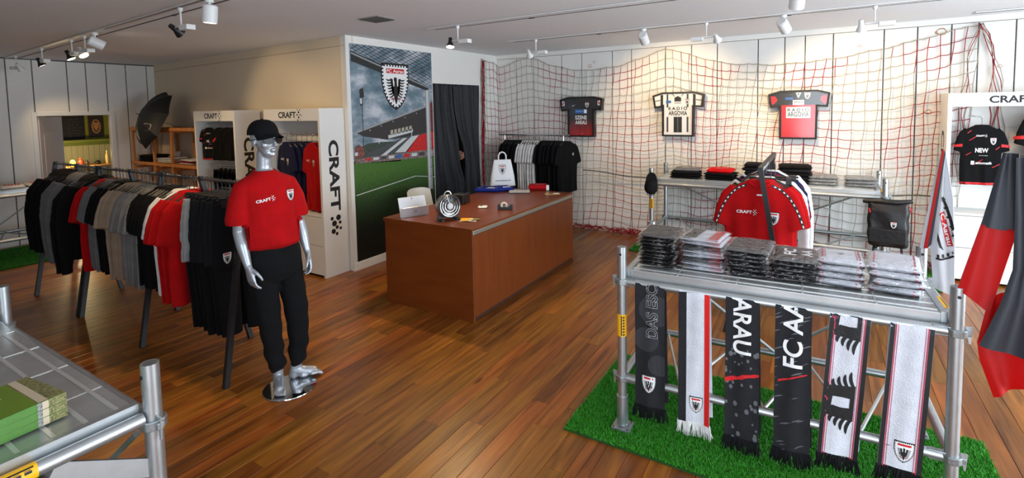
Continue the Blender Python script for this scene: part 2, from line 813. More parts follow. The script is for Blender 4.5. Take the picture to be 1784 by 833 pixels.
def seen(p):
    x, y, L_ = p
    best = None
    for t in (0, .25, .5, .75, 1):
        q = Vector((x + PW / 2, y + L_ * t, 0))
        if (q - EYE).dot(fwd) < .3:
            continue
        a, b, w = proj(q)
        if -40 < a < 1824 and -20 < b < 900:
            best = w if best is None else min(best, w)
    return best


ranked = sorted([(seen(p), p) for p in planks if seen(p) is not None])
near = [p for _, p in ranked[:290]]
nearset = set(near)
pm = {L_: plank_mb(L_).mesh('plank', plank_o) for L_ in LENS}
for (x, y, L_) in near:
    link('plank', pm[L_], base, loc=(x, y, 0))
fm = MB()
for p in planks:
    if p not in nearset:
        plank_mb(p[2], fm, p[0], p[1])
tag(fm.build('plank_field', plank_i, base), kind='stuff')
# threshold strip beside the counter end
struct(MB().bar(onZ(999, 421) + Vector((0, 0, .002)), onZ(1028, 403) + Vector((0, 0, .002)), .05, .006).build('trim_4', mat('threshold', (150, 140, 128), .4, metal=.7)))

# ---- ceiling
ceil = struct(MB().box(-13.2, XR + .2, YF - .2, YB + .2, CEIL, CEIL + .1).build('ceiling', ceil_m))

# ---- back wall: white panels with dark joints
wb = struct(MB().box(XS - .2, XR + .2, YB + .02, YB + .12, 0, CEIL).build('wall_back', joint_m))
bx = [XS, -4.3, -3.98, -3.48, -3.14, -2.65, -2.36, -1.87, -1.52, -1.19, -.7, -.4, -.18, .11, .6, .9, 1.19, 1.41, 1.7, 2.1, 2.45, 2.9, XR]
ZT = 2.705
for a, b in zip(bx[:-1], bx[1:]):
    MB().box(a + .006, b - .006, YB, YB + .02, 0.0, ZT).build('panel', panel_m, wb, bevel=.003)
struct(MB().box(XS, XR, YB - .035, YB + .02, ZT + .004, CEIL).build('trim_1', paint))
# old filler marks on panels
stain = mat('stain', (176, 140, 108), 0.9)
sd = Decal()
for (px, py, r) in ((1028, 115, .03), (1035, 108, .02), (1742, 115, .022), (1498, 80, .02), (1640, 55, .05), (1617, 195, .035)):
    q = onY(px, py, YB)
    n = 16
    sd.poly([(q.x + r * (1 + .2 * math.sin(5 * k)) * math.cos(2 * PI * k / n), q.z + r * .8 * math.sin(2 * PI * k / n)) for k in range(n)], stain)
    sd.poly([(q.x + r * .7 * math.cos(2 * PI * k / n), q.z + r * .5 * math.sin(2 * PI * k / n)) for k in range(n)], panel_m, 1)
sd.build('filler_marks', lambda x, y, o: Vector((x, YB - o * .5, y)), wb)

# ---- mural wall with curtained doorway
D0, D1, DZ = 5.52, 6.66, 2.265
ws = MB()
ws.box(XS - .1, XS, 4.02, D0, 0, CEIL)
ws.box(XS - .1, XS, D0, D1, DZ, CEIL)
ws.box(XS - .1, XS, D1, YB + .02, 0, CEIL)
struct(ws.build('wall_side', paint))
struct(MB().box(XS, XS + .014, 4.02, D0, 0, .095).build('baseboard_side', paint, bevel=.003))
# small dark back room behind the curtain
room = MB()
ywb = 4.75
room.box(-7.0, -6.9, ywb, YB + .1, 0, CEIL)
room.box(-7.0, XS - .1, ywb - .1, ywb, 0, CEIL)
room.box(-7.0, XS - .2, YB, YB + .1, 0, CEIL)
struct(room.build('wall_stockroom', mat('stockroom_paint', (140, 120, 66), .9)))

# ---- beige wall
M_b = Matrix.Rotation(-math.atan(.066), 4, 'Z')
wmb = MB()
p0, p1 = Vector((XS - .005, wallY(XS - .005), 0)), Vector((XL - .1, wallY(XL - .1), 0))
nb = Vector((.066, 1, 0)).normalized()
for a, b, z0, z1 in ((p0, p1, 0, CEIL),):
    q = [a, b, b + nb * .1, a + nb * .1]
    wmb.loft([[Vector((v.x, v.y, z0)) for v in q], [Vector((v.x, v.y, z1)) for v in q]])
struct(wmb.build('wall_rear', beige_m))
struct(MB().box(XS - .012, XS + .004, 4.005, 4.05, 0, CEIL).build('trim_2', alu_white))
tm = MB()
q = [p0 - nb * .006, p1 - nb * .006, p1, p0]
tm.loft([[Vector((v.x, v.y, 2.655)) for v in q], [Vector((v.x, v.y, 2.66)) for v in q]])
struct(tm.build('trim_3', mat('beige_seam', (176, 158, 132), .8)))

# ---- left wall with open door
wl = struct(MB().box(XL - .1, XL - .02, 3.70, 4.5, 0, CEIL).box(XL - .1, XL - .02, YF - .1, 2.75, 0, CEIL).box(XL - .1, XL - .02, 2.75, 3.70, 1.92, CEIL).build('wall_left', joint_m))
ys = [YF, -1.1, -.7, -.3, .1, .5, .9, 1.3, 1.7, 2.08, 2.46, 2.75, 3.16, 3.40, 3.67, 3.95, 4.26, 4.45]
for a, b in zip(ys[:-1], ys[1:]):
    lo = 1.95 if (b > 2.8 and a < 3.60) else 0.0
    if a >= 3.67 or b <= 2.75 or lo:
        MB().box(XL - .02, XL, a + .007, b - .007, lo, CEIL - .02).build('panel', panel_m, wl, bevel=.003)
dr = struct(MB().box(XL - .1, XL + .015, 2.70, 2.76, 0, 1.97).box(XL - .1, XL + .015, 3.69, 3.75, 0, 1.97).box(XL - .1, XL + .015, 2.76, 3.69, 1.91, 1.97).build('door_1', alu_white, bevel=.004))
da = math.atan2(.5, -.72)
DM = Matrix.Translation((XL - .05, 2.78, 0)) @ Matrix.Rotation(da, 4, 'Z')
leaf = MB().box(0, .84, -.02, .02, .01, 1.9, 0, DM).build('door_leaf', mat('door_paint', (226, 214, 208), .5), dr, bevel=.004)
MB().box(.12, .70, -.026, -.02, 1.0, 1.62, 0, DM).box(.12, .70, -.026, -.02, .15, .85, 0, DM).build('door_panel', mat('door_panel_paint', (224, 212, 206), .5), leaf, bevel=.004)
MB().tube(DM @ Vector((.76, -.02, 1.0)), DM @ Vector((.76, -.06, 1.0)), .012).tube(DM @ Vector((.76, -.06, 1.0)), DM @ Vector((.65, -.06, 1.0)), .01).build('door_handle', mat('steel', (190, 190, 192), .3, metal=1), leaf)

# ---- café room seen through the door
XC = -12.7
cf = MB().box(XC - .1, XC, 1.6, 6.2, 0, CEIL).box(XC, XL - .12, 1.5, 1.6, 0, CEIL).box(XC, XL - .12, 6.1, 6.2, 0, CEIL)
struct(cf.build('wall_cafe', mat('olive_paint', (140, 136, 52), .8, var=.06, vscale=3)))
wain = struct(MB().box(XC, XC + .03, 1.6, 6.1, .0, 1.32).build('trim_5', mat('cream_boards', (206, 196, 148), .6)))
y = 3.3
while y < 5.2:
    MB().box(XC + .03, XC + .042, y, y + .085, .0, 1.31).build('board', mat('cream_board', (212, 204, 156), .6), wain)
    y += .092
tg = thing('wall_shelf', 'long olive green shelf on the café wall below the chalkboard', 'shelf', (XC + .03, 4.25, 1.40))
MB().box(0, .22, -1.0, 1.0, -.02, .03).build('board', mat('olive_shelf', (128, 140, 52), .5), tg, bevel=.004)
MB().box(0, .05, -1.0, 1.0, -.09, -.02).build('rail', mat('olive_shelf', (128, 140, 52), .5), tg)
tg = thing('chalkboard', 'black chalk menu board on the café wall', 'chalkboard', (XC + .005, 0, 0))
a, b = onX(113, 204, XC), onX(150, 242, XC)
MB().box(0, .025, a.y - .3, b.y - .02, b.z, a.z + .12).build('board', mat('slate', (26, 26, 27), .7, var=.4, vscale=25), tg)
cd = Decal()
for r in range(7):
    rr = random.Random(r)
    xx = a.y + .02
    while xx < b.y - .12:
        ww = rr.uniform(.03, .10)
        cd.rect(xx, xx + ww, a.z - .06 - .055 * r, a.z - .06 - .055 * r + .012, DGREY)
        xx += ww + rr.uniform(.015, .04)
tag(cd.build('chalk_lines', lambda x, y_, o: Vector((.026 + o, x, y_)), tg), kind='stuff')
a, b = onX(152, 202, XC), onX(180, 238, XC)
tg = thing('framed_relief', 'brown framed picture of a golden wreath beside the chalkboard', 'picture', (XC + .005, (a.y + b.y) / 2, b.z))
w_, h_ = (b.y - a.y), (a.z - b.z)
MB().box(0, .03, -w_ / 2, w_ / 2, 0, h_).build('frame', mat('dark_frame', (44, 28, 18), .5), tg, bevel=.004)
gd = Decal()
gold = mat('gold_print', (176, 128, 78), .6)
for k in range(14):
    an = 2 * PI * k / 14
    gd.poly(feather(w_ * .30 * math.cos(an), h_ / 2 + h_ * .33 * math.sin(an), w_ * .30 * math.cos(an + .5), h_ / 2 + h_ * .33 * math.sin(an + .5), .022, .01), gold)
gd.poly([(-w_ * .18, h_ * .7), (w_ * .18, h_ * .68), (w_ * .16, h_ * .45), (0, h_ * .28), (-w_ * .16, h_ * .45)], gold, 1)
gd.build('relief', lambda x, y_, o: Vector((.031 + o, x, y_)), tg)
# café counter and jars on it
ct = thing('cafe_table', 'light wooden café table seen through the open door', 'table', (-11.9, 3.95, 0))
wd = wood_mat('pine_light', (190, 128, 62), (222, 166, 92), .5)
MB().box(-.35, .35, -.75, .75, .93, .97).build('tabletop', wd, ct, bevel=.004)
for sx in (-.3, .3):
    for sy in (-.7, .7):
        MB().box(sx - .025, sx + .025, sy - .025, sy + .025, 0, .93).build('leg', wd, ct)
for k, (px, c, h_, r_, nm) in enumerate(((140, (150, 60, 34), .15, .045, 'terracotta pot'), (151, (60, 34, 26), .10, .03, 'dark brown mug'), (170, (40, 34, 30), .08, .05, 'dark bowl'), (187, (224, 196, 120), .26, .03, 'pale yellow bottle'))):
    q = onX(px, 278, -11.85)
    o = MB().lathe([(r_ * .7, 0), (r_, h_ * .3), (r_, h_ * .6), (r_ * .5, h_ * .8), (r_ * .55, h_), (r_ * .3, h_)], (0, 0, 0), 14).build(nm.replace(' ', '_'), mat('cafe_' + nm, c, .4), None, True)
    o.location = (-11.85, q.y, .97)
    tag(o, nm + ' on the café table behind the open door', nm.split()[-1])
# glowing yellow lantern seen on the café table; it lights the café
lq = onX(127, 288, -11.62)
ln = thing('table_lantern', 'small glowing yellow lantern on the café table by the open door', 'lantern', (-11.62, lq.y, .97))
MB().lathe([(.035, 0), (.04, .006), (.03, .014)], (0, 0, 0), 16).build('base', mat('lantern_base', (60, 44, 26), .5), ln, True)
MB().lathe([(.032, .014), (.042, .05), (.040, .09), (.026, .125), (.012, .13)], (0, 0, 0), 16).build('shade', mat('lantern_glow', (255, 206, 70), .5, emit=4.0), ln, True)
lampd = bpy.data.lights.new('lantern_light', 'POINT')
lampd.energy = 15
lampd.color = (1, .78, .40)
lampd.shadow_soft_size = .05
lo = bpy.data.objects.new('lantern_light', lampd)
COL.objects.link(lo)
lo.parent = ln
lo.location = (0, 0, .20)

# ---- window walls outside the frame (right and front)
wr = MB()
wr.box(XR, XR + .12, YF - .1, 1.3, 0, CEIL).box(XR, XR + .12, 5.9, YB + .1, 0, CEIL).box(XR, XR + .12, 1.3, 5.9, 0, .25).box(XR, XR + .12, 1.3, 5.9, 2.5, CEIL)
struct(wr.build('wall_right', paint))
wf = MB()
wf.box(XL, -.6, YF - .12, YF, 0, CEIL).box(3.0, XR + .1, YF - .12, YF, 0, CEIL).box(-.6, 3.0, YF - .12, YF, 0, .25).box(-.6, 3.0, YF - .12, YF, 2.5, CEIL)
struct(wf.build('wall_front', paint))
for nm, pts in (('window_1', [((XR + .03, y0), (XR + .09, y0 + .06), (.25, 2.5)) for y0 in (1.3, 2.8, 4.3, 5.84)]), ('window_2', [((x0, YF - .09), (x0 + .06, YF - .03), (.25, 2.5)) for x0 in (-.6, .6, 1.8, 2.94)])):
    m_ = MB()
    for a, b, z in pts:
        m_.box(a[0], b[0], a[1], b[1], z[0], z[1])
    struct(m_.build(nm, mat('window_frame', (70, 72, 74), .4, metal=.6)))

# ---- ceiling tracks
track_m = mat('track_white', (224, 225, 226), .4)
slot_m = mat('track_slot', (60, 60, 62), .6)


def trackY(x):
    return 2.08 - .06 * (x + 3.5)


def track(n, a, b):
    t = struct(MB().bar((a[0], a[1], CEIL - .008), (b[0], b[1], CEIL - .004), .06, .008).build('trim_%d' % n, track_m))
    MB().bar((a[0], a[1], CEIL - .0085), (b[0], b[1], CEIL - .0085), .012, .003).build('slot', slot_m, t)
    d = (Vector(b) - Vector(a)).normalized()
    nrm = Vector((-d.y, d.x))
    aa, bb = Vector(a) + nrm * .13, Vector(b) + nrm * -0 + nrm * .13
    MB().bar((aa[0], aa[1], CEIL - .001), (bb[0], bb[1], CEIL - .001), .014, .004).build('groove', slot_m, t)  # flat dark strip on the ceiling; its colour paints the shade of a recessed joint
    x = 1.2
    L_ = (Vector(b) - Vector(a)).length
    while x < L_:
        c = Vector(a) + d * x + nrm * .13
        MB().box(c.x - .03, c.x + .03, c.y - .01, c.y + .01, CEIL - .008, CEIL - .001).build('clip', slot_m, t)
        x += 2.0


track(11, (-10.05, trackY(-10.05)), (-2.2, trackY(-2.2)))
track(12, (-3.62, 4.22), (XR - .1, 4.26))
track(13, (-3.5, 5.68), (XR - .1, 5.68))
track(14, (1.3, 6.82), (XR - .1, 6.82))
vt = thing('ceiling_vent', 'square grey ventilation grille in the ceiling', 'vent', (-3.63, 3.50, CEIL))
MB().box(-.14, .14, -.12, .12, -.006, 0).build('frame', mat('vent_grey', (150, 148, 144), .5), vt)
for k in range(9):
    y = -.10 + .025 * k
    MB().box(-.125, .125, y - .004, y + .004, -.014, -.006).build('slat', mat('vent_slat', (108, 106, 103), .5), vt)

# ================================================================== TRACK LAMPS
lamp_white = mat('lamp_white', (226, 227, 226), .35)
lamp_black = mat('lamp_black', (24, 24, 25), .4)
glow = mat('lamp_glow', (255, 244, 226), .4, emit=9.0)
WARM = (1.0, .70, .36)


def aim_matrix(d):
    q = Vector(d).to_track_quat('-Z', 'Y')
    return q.to_matrix().to_4x4()


def spot(parent, loc, d, power, color=WARM, size=80, blend=.7, r=.03):
    l = bpy.data.lights.new('spot_light', 'SPOT')
    l.energy = power
    l.color = color
    l.spot_size = math.radians(size)
    l.spot_blend = blend
    l.shadow_soft_size = r
    o = bpy.data.objects.new('spot_light', l)
    COL.objects.link(o)
    o.parent = parent
    o.location = loc
    o.rotation_euler = Vector(d).to_track_quat('-Z', 'Y').to_euler()
    return o


def low_volt_lamp(label, x, y, target, power, side=1, black=True, size=80, grp=None, twin=False):
    """small halogen reflector on a stem with a transformer box"""
    t = thing('track_spotlight', label, 'lamp', (x, y, CEIL - .016), 0, grp)
    MB().tube((0, 0, 0), (0, 0, -.03), .022, .014).tube((0, 0, -.02), (0, 0, -.15), .007).build('stem', lamp_white, t, True)
    MB().box(side * .03, side * .15, -.035, .035, -.185, -.145).build('transformer', lamp_white, t, bevel=.003)
    MB().bar((side * .05, .02, -.15), (-side * .07, .012, -.15), .008, .008).bar((side * .05, -.02, -.15), (-side * .07, -.012, -.15), .008, .008).build('bracket', lamp_white, t)
    hp = Vector((-side * .10, 0, -.16))
    tgt = Vector(target) - (Vector((x, y, CEIL)) + hp)
    A = Matrix.Translation(hp) @ aim_matrix(tgt)
    MB().lathe([(.018, .05), (.022, .0), (.045, -.05), (.046, -.055), (.04, -.05)], (0, 0, 0), 16, 0, A).build('reflector', lamp_black if black else lamp_white, t, True)
    MB().lathe([(.0395, -.0515), (.0395, -.0535), (.001, -.054)], (0, 0, 0), 16, 0, A).build('bulb', glow if power else lamp_black, t)
    if power:
        spot(t, A @ Vector((0, 0, -.06)), tgt, power, size=size)
    return t


def cylinder_lamp(label, x, y, target, power, size=70, grp=None, lit=True):
    t = thing('cylinder_spotlight', label, 'lamp', (x, y, CEIL - .016), 0, grp)
    MB().tube((0, 0, 0), (0, 0, -.025), .03, .03, 14).tube((0, 0, -.025), (0, 0, -.07), .009).build('mount', lamp_white, t, True)
    hp = Vector((0, 0, -.10))
    tgt = Vector(target) - (Vector((x, y, CEIL)) + hp)
    A = Matrix.Translation(hp) @ aim_matrix(tgt)
    MB().lathe([(.04, .06), (.052, .05), (.052, -.075), (.044, -.075), (.04, -.05)], (0, 0, 0), 20, 0, A).build('housing', lamp_white, t, True)
    MB().lathe([(.042, -.062), (.042, -.064), (.001, -.066)], (0, 0, 0), 18, 0, A).build('lens', glow if lit else lamp_black, t)
    if power:
        spot(t, A @ Vector((0, 0, -.09)), tgt, power, size=size, r=.04)
    return t


LT = trackY
low_volt_lamp('small spotlight with flat transformer over the far end of the clothes rail', -9.55, LT(-9.55), (-9.9, 3.4, 1.2), 24, -1, False)
low_volt_lamp('black reflector spotlight hanging over the sweatshirts on the rail', -8.30, LT(-8.3), (-8.2, 3.4, 0.4), 55, 1, True, 110)
low_volt_lamp('bright spotlight with black reflector next to the twin bracket lamp', -7.15, LT(-7.15), (-6.5, 3.3, 0.0), 55, 1, True, 110)
low_volt_lamp('small white spotlight hanging beside the cylinder lamp over the clothes rail', -6.72, LT(-6.72), (-5.2, 2.9, .0), 40, 1, False)
cylinder_lamp('white cylinder spotlight turned away on the track over the clothes rail', -6.40, LT(-6.4), (-6.05, 4.1, 1.75), 30)
low_volt_lamp('bright black spotlight with white box on the track near the mannequin', -4.42, LT(-4.42), (-4.9, 4.0, 1.5), 38, 1)
cylinder_lamp('bright white cylinder spotlight over the mannequin', -3.93, LT(-3.93), (-4.2, 2.0, 0.0), 60)
low_volt_lamp('black reflector spotlight over the wooden counter', -3.22, 4.22, (-2.9, 3.5, 0.0), 95, 1, True, 130)
low_volt_lamp('white spotlight aimed at the black and white T-shirts rack', -3.10, 5.68, (-3.5, 7.1, 1.2), 0, 1, False, 70)
cylinder_lamp('white cylinder spotlight aimed at the striped framed jersey', -1.72, 5.68, (-1.75, 7.2, 1.70), 85, 90)
low_volt_lamp('white spotlight between the two cylinder spotlights facing the net', -1.05, 5.68, (-.8, 7.2, 1.7), 0, -1, False, 70)
cylinder_lamp('white cylinder spotlight aimed at the red framed jersey', -.33, 5.68, (.30, 7.2, 1.40), 95, 95)
low_volt_lamp('white spotlight facing the net near the sports display unit', .40, 5.68, (.5, 6.6, 0.6), 0, 1, False, 80)
cylinder_lamp('white cylinder spotlight over the red jersey rack', -.16, 4.26, (-.4, 5.4, .9), 26, 80)
# ================================================================== SCAFFOLD TABLES
galv = mat('galvanised_steel', (182, 187, 189), .34, metal=.85, var=.07, vscale=14, bump=.02, bscale=120)
galv_d = mat('galvanised_casting', (150, 155, 156), .45, metal=.85, var=.2, vscale=40, bump=.08, bscale=90)
alu = mat('aluminium_deck', (190, 192, 192), .24, metal=.65, var=.08, vscale=12)
yellow = mat('yellow_sticker', (238, 176, 18), .5)
TL, TD, TH = 1.478, .70, 1.08


def scaffold_proto():
    t = thing('scaffold_table', 'proto', 'table')
    L_, D_ = TL, TD
    for x in (0, L_):
        for y in (0, D_):
            p = MB().path([(x, y, .10), (x, y, TH), (x, y, TH), (x, y, TH - .05)], [.0265, .0265, .021, .021], 16).build('post', galv, t, True)
            MB().path([(x, y, .03), (x, y, .20), (x, y, .20)], [.033, .033, .027], 16).build('sleeve', galv, p, True)
            MB().tube((x, y - .024, TH - .04), (x, y - .028, TH - .04), .007, n=10).build('pin_hole', BLACK, p)
            f = MB().lathe([(.075, 0.012), (.075, .02), (.036, .024), (.034, .07)], (x, y, 0), 4, 0, Matrix.Rotation(PI / 4, 4, 'Z')).build('foot_plate', galv_d, t)
            for a in range(4):
                an = PI / 4 + a * PI / 2
                MB().tube((x + .058 * math.cos(an), y + .058 * math.sin(an), .02), (x + .058 * math.cos(an), y + .058 * math.sin(an), .024), .006, n=6).build('bolt', DGREY, f)

    def clamp(x, y, z, dx, dy):
        m = MB()
        m.tube((x, y, z - .016), (x, y, z + .016), .038, n=12)
        m.box(-.012, .085, -.014, .014, -.022, .022, 0, Matrix.Translation((x, y, z)) @ Matrix.Rotation(math.atan2(dy, dx), 4, 'Z'))
        m.box(-.05, -.02, -.010, .010, -.012, .012, 0, Matrix.Translation((x, y, z)) @ Matrix.Rotation(math.atan2(dy, dx), 4, 'Z'))
        c = m.build('wedge_clamp', galv_d, t, bevel=.003)
        M = Matrix.Translation((x, y, z)) @ Matrix.Rotation(math.atan2(dy, dx), 4, 'Z')
        MB().loft([[M @ Vector(p) for p in ((-.055, -.003, .03), (-.03, -.003, .03), (-.03, .003, .03), (-.055, .003, .03))], [M @ Vector(p) for p in ((-.049, -.003, -.045), (-.042, -.003, -.045), (-.042, .003, -.045), (-.049, .003, -.045))]]).build('wedge', galv, c)
    for y in (0, D_):
        for z in (.88, .31):
            MB().tube((.03, y, z), (L_ - .03, y, z), .0215, n=12).build('long_rail', galv, t, True)
            clamp(0, y, z, 1, 0)
            clamp(L_, y, z, -1, 0)
    for x in (0, L_):
        for z in (.905, .31):
            MB().tube((x, .03, z), (x, D_ - .03, z), .0215, n=12).build('short_rail', galv, t, True)
    # lattice between the lower rails and thin diagonal braces
    for k in range(6):
        x0 = .12 + k * .205
        MB().tube((x0, .02 if k % 2 else D_ - .02, .31), (x0 + .205, D_ - .02 if k % 2 else .02, .31), .009, n=6).build('lattice_bar', galv, t)
    MB().tube((.05, D_ - .03, .84), (L_ * .52, D_ - .03, .33), .010, n=8).build('brace', galv, t, True)
    MB().tube((L_ - .05, D_ - .03, .84), (L_ * .52, D_ - .03, .33), .010, n=8).build('brace', galv, t, True)
    # deck: boxed aluminium profile with raised ribs
    dk = MB().box(.035, L_ - .035, .035, D_ - .035, .885, .942).build('deck', alu, t, bevel=.004)
    rib_m = mat('deck_rib', (214, 214, 210), .28, metal=.5)
    for k in range(8):
        y = .075 + k * .0785
        MB().box(.05, L_ - .05, y - .006, y + .006, .942, .9445).build('rib', rib_m, dk)
    for x in (.30, .60, .90, 1.20):
        MB().box(x - .004, x + .004, .04, D_ - .04, .942, .9435).build('seam', rib_m, dk)
    for x in (.035, L_ - .035):
        MB().box(x - .012, x + .012, .03, D_ - .03, .884, .95).build('end_cap', galv, dk)
    return t


PROTO = scaffold_proto()


def place_table(label, loc, rz, first=False):
    t = PROTO if first else copy_tree(PROTO)
    t.location = loc
    t.rotation_euler = (0, 0, rz)
    t['label'] = label
    return t


TA = place_table('galvanised scaffold table with six scarves hanging from its front rail', (-.96, 2.745, .014), math.radians(2.45), True)
bpy.context.view_layer.update()


def sticker(parent, a, b, r, frac=1.3, txt=True, start=0.0):
    """yellow label wrapped round a tube"""
    a, b = Vector(a), Vector(b)
    t = (b - a).normalized()
    e1 = t.cross(Vector((0, 1, 0))) if abs(t.y) < .9 else t.cross(Vector((0, 0, 1)))
    e1.normalize()
    e2 = t.cross(e1)
    n = 12
    rings = []
    for p in (a, b):
        rings.append([p + (r + .001) * (math.cos(start + frac * PI * (k / n - .5)) * e1 + math.sin(start + frac * PI * (k / n - .5)) * e2) for k in range(n + 1)])
    o = MB().loft(rings, False, False, False).build('sticker', yellow, parent, True)
    d = Decal()
    L_ = (b - a).length
    d.rect(-.9, .9, -.35, -.15, BLACK)
    for k in range(7):
        d.rect(-.9 + k * .26, -.72 + k * .26, .1, .4, BLACK)
        d.rect(-.9 + k * .26, -.74 + k * .26, -.05, .02, DGREY)
    d.build('sticker_print', lambda x, y, off: (a + b) / 2 + t * (x * L_ / 2) + (r + .0015 + off) * (math.cos(start + y) * e1 + math.sin(start + y) * e2), o)


sticker(TA, (0, 0, .56), (0, 0, .69), .0265, 1.2, True, math.radians(112))
sticker(TA, (TL, .16, .905), (TL, .32, .905), .0215, 1.2, True, math.radians(-60))

TBt = place_table('scaffold table with green printed boxes on its metal deck', (-3.33, .035, .014), 0)
MB().bar((TL, .44, .875), (TL, TD - .01, .73), .012, .055).build('flat_brace', galv, TBt)
sticker(TBt, (TL, .24, .905), (TL, .41, .905), .0215, 1.7, True, math.radians(-40))
TCt = place_table('scaffold table by the panelled wall carrying white and red shirts', (-8.86, 1.24, .014), PI / 2)
TDt = place_table('long scaffold table against the net with folded sportswear and a backpack', (-1.84, 6.40, .014), 0)
# stretch the back table to its real length
for ch in list(TDt.children):
    sx = 2.42 / TL
    if ch.name.startswith(('long_rail', 'deck', 'lattice', 'brace')):
        ch.scale.x = sx
    else:
        cx = sum((Vector(c) for c in ch.bound_box), Vector()) / 8
        if cx.x > .7:
            ch.location.x = 2.42 - TL

# ================================================================== ARTIFICIAL GRASS
turf_base = mat('turf_backing', (24, 66, 12), .95)
blade = mat('turf_blade', (50, 142, 20), .6, var=.35, vscale=60)


def turf(label, x0, x1, y0, y1, n, h=.02, seed=1):
    t = thing('grass_mat', label, 'mat', ((x0 + x1) / 2, (y0 + y1) / 2, 0))
    hw, hd = (x1 - x0) / 2, (y1 - y0) / 2
    MB().box(-hw, hw, -hd, hd, 0, .012).build('backing', turf_base, t)
    rr = np.random.default_rng(seed)
    c = np.stack([rr.uniform(-hw, hw, n), rr.uniform(-hd, hd, n), np.full(n, .011)], 1)
    a = rr.uniform(0, 2 * PI, n)
    w = rr.uniform(.0016, .003, n)
    hh = rr.uniform(.6, 1.15, n) * h
    ln = rr.normal(0, .008, (n, 2))
    e = np.stack([np.cos(a) * w, np.sin(a) * w, np.zeros(n)], 1)
    tip = c + np.concatenate([ln, hh[:, None]], 1)
    V = np.stack([c - e, c + e, tip], 1).reshape(-1, 3)
    me = bpy.data.meshes.new('turf')
    me.from_pydata(V.tolist(), [], np.arange(3 * n).reshape(-1, 3).tolist())
    me.materials.append(blade)
    tag(link('turf', me, t), kind='stuff')
    return t


turf('bright green artificial grass mat under the scarf table', -1.26, .79, 2.575, 3.60, 110000, .019, 1)
turf('green artificial grass mat in front of the net under the long table', -2.12, 1.05, 6.32, 7.12, 30000, .025, 2)
turf('green artificial grass mat by the panelled wall left of the clothes rail', -9.95, -8.64, .4, 2.95, 24000, .025, 3)
turf('green artificial grass mat under the table with printed boxes', -3.5, -1.62, -.15, .98, 24000, .022, 4)

# ================================================================== SALES COUNTER
cherry = wood_mat('cherry_side', (104, 47, 14), (120, 58, 18), .34, (2, 2, 10))
cherry_f = wood_mat('cherry_front', (104, 47, 14), (120, 58, 18), .34, (22, 22, 1.4))
cherry_t = wood_mat('cherry_top', (104, 47, 14), (120, 58, 18), .34, (12, 1.4, 12))
CZ = .842
ctr = thing('sales_counter', 'large cherry wood sales counter with a metal grip rail', 'counter', (-2.59, 3.525, 0))
CW, CDp = 1.06, 2.10
MB().box(-CW, -CW + .03, .022, CDp - .022, .0, CZ - .03).build('back_panel', cherry, ctr)
MB().box(-CW, 0, 0, .022, 0, CZ - .03).build('end_panel', cherry, ctr, bevel=.002)
MB().box(-CW, 0, CDp - .022, CDp, 0, CZ - .03).build('end_panel', cherry, ctr, bevel=.002)
MB().box(-CW - .02, .0, -.002, CDp + .002, CZ - .03, CZ).build('countertop', cherry_t, ctr, bevel=.002)
MB().box(-.5, -.03, .03, CDp - .03, .06, CZ - .05).build('carcass', cherry, ctr)
MB().box(-.10, -.025, .022, CDp - .022, 0.0, .05).build('plinth', mat('plinth', (62, 34, 18), .6), ctr)
cuts = [.022, .56, 1.09, 1.60, CDp - .022]
for a, b in zip(cuts[:-1], cuts[1:]):
    MB().box(-.022, 0, a + .002, b - .002, .045, CZ - .062).build('front_panel', cherry_f, ctr, bevel=.0015)
MB().box(-.01, .012, .004, CDp - .004, CZ - .055, CZ - .018).build('grip_rail', mat('brushed_rail', (178, 172, 160), .35, metal=.8), ctr, bevel=.004)

# ================================================================== CRAFT DISPLAY UNITS
unit_w = mat('unit_white', (222, 221, 218), .5)
unit_in = mat('unit_inside', (226, 222, 216), .6)


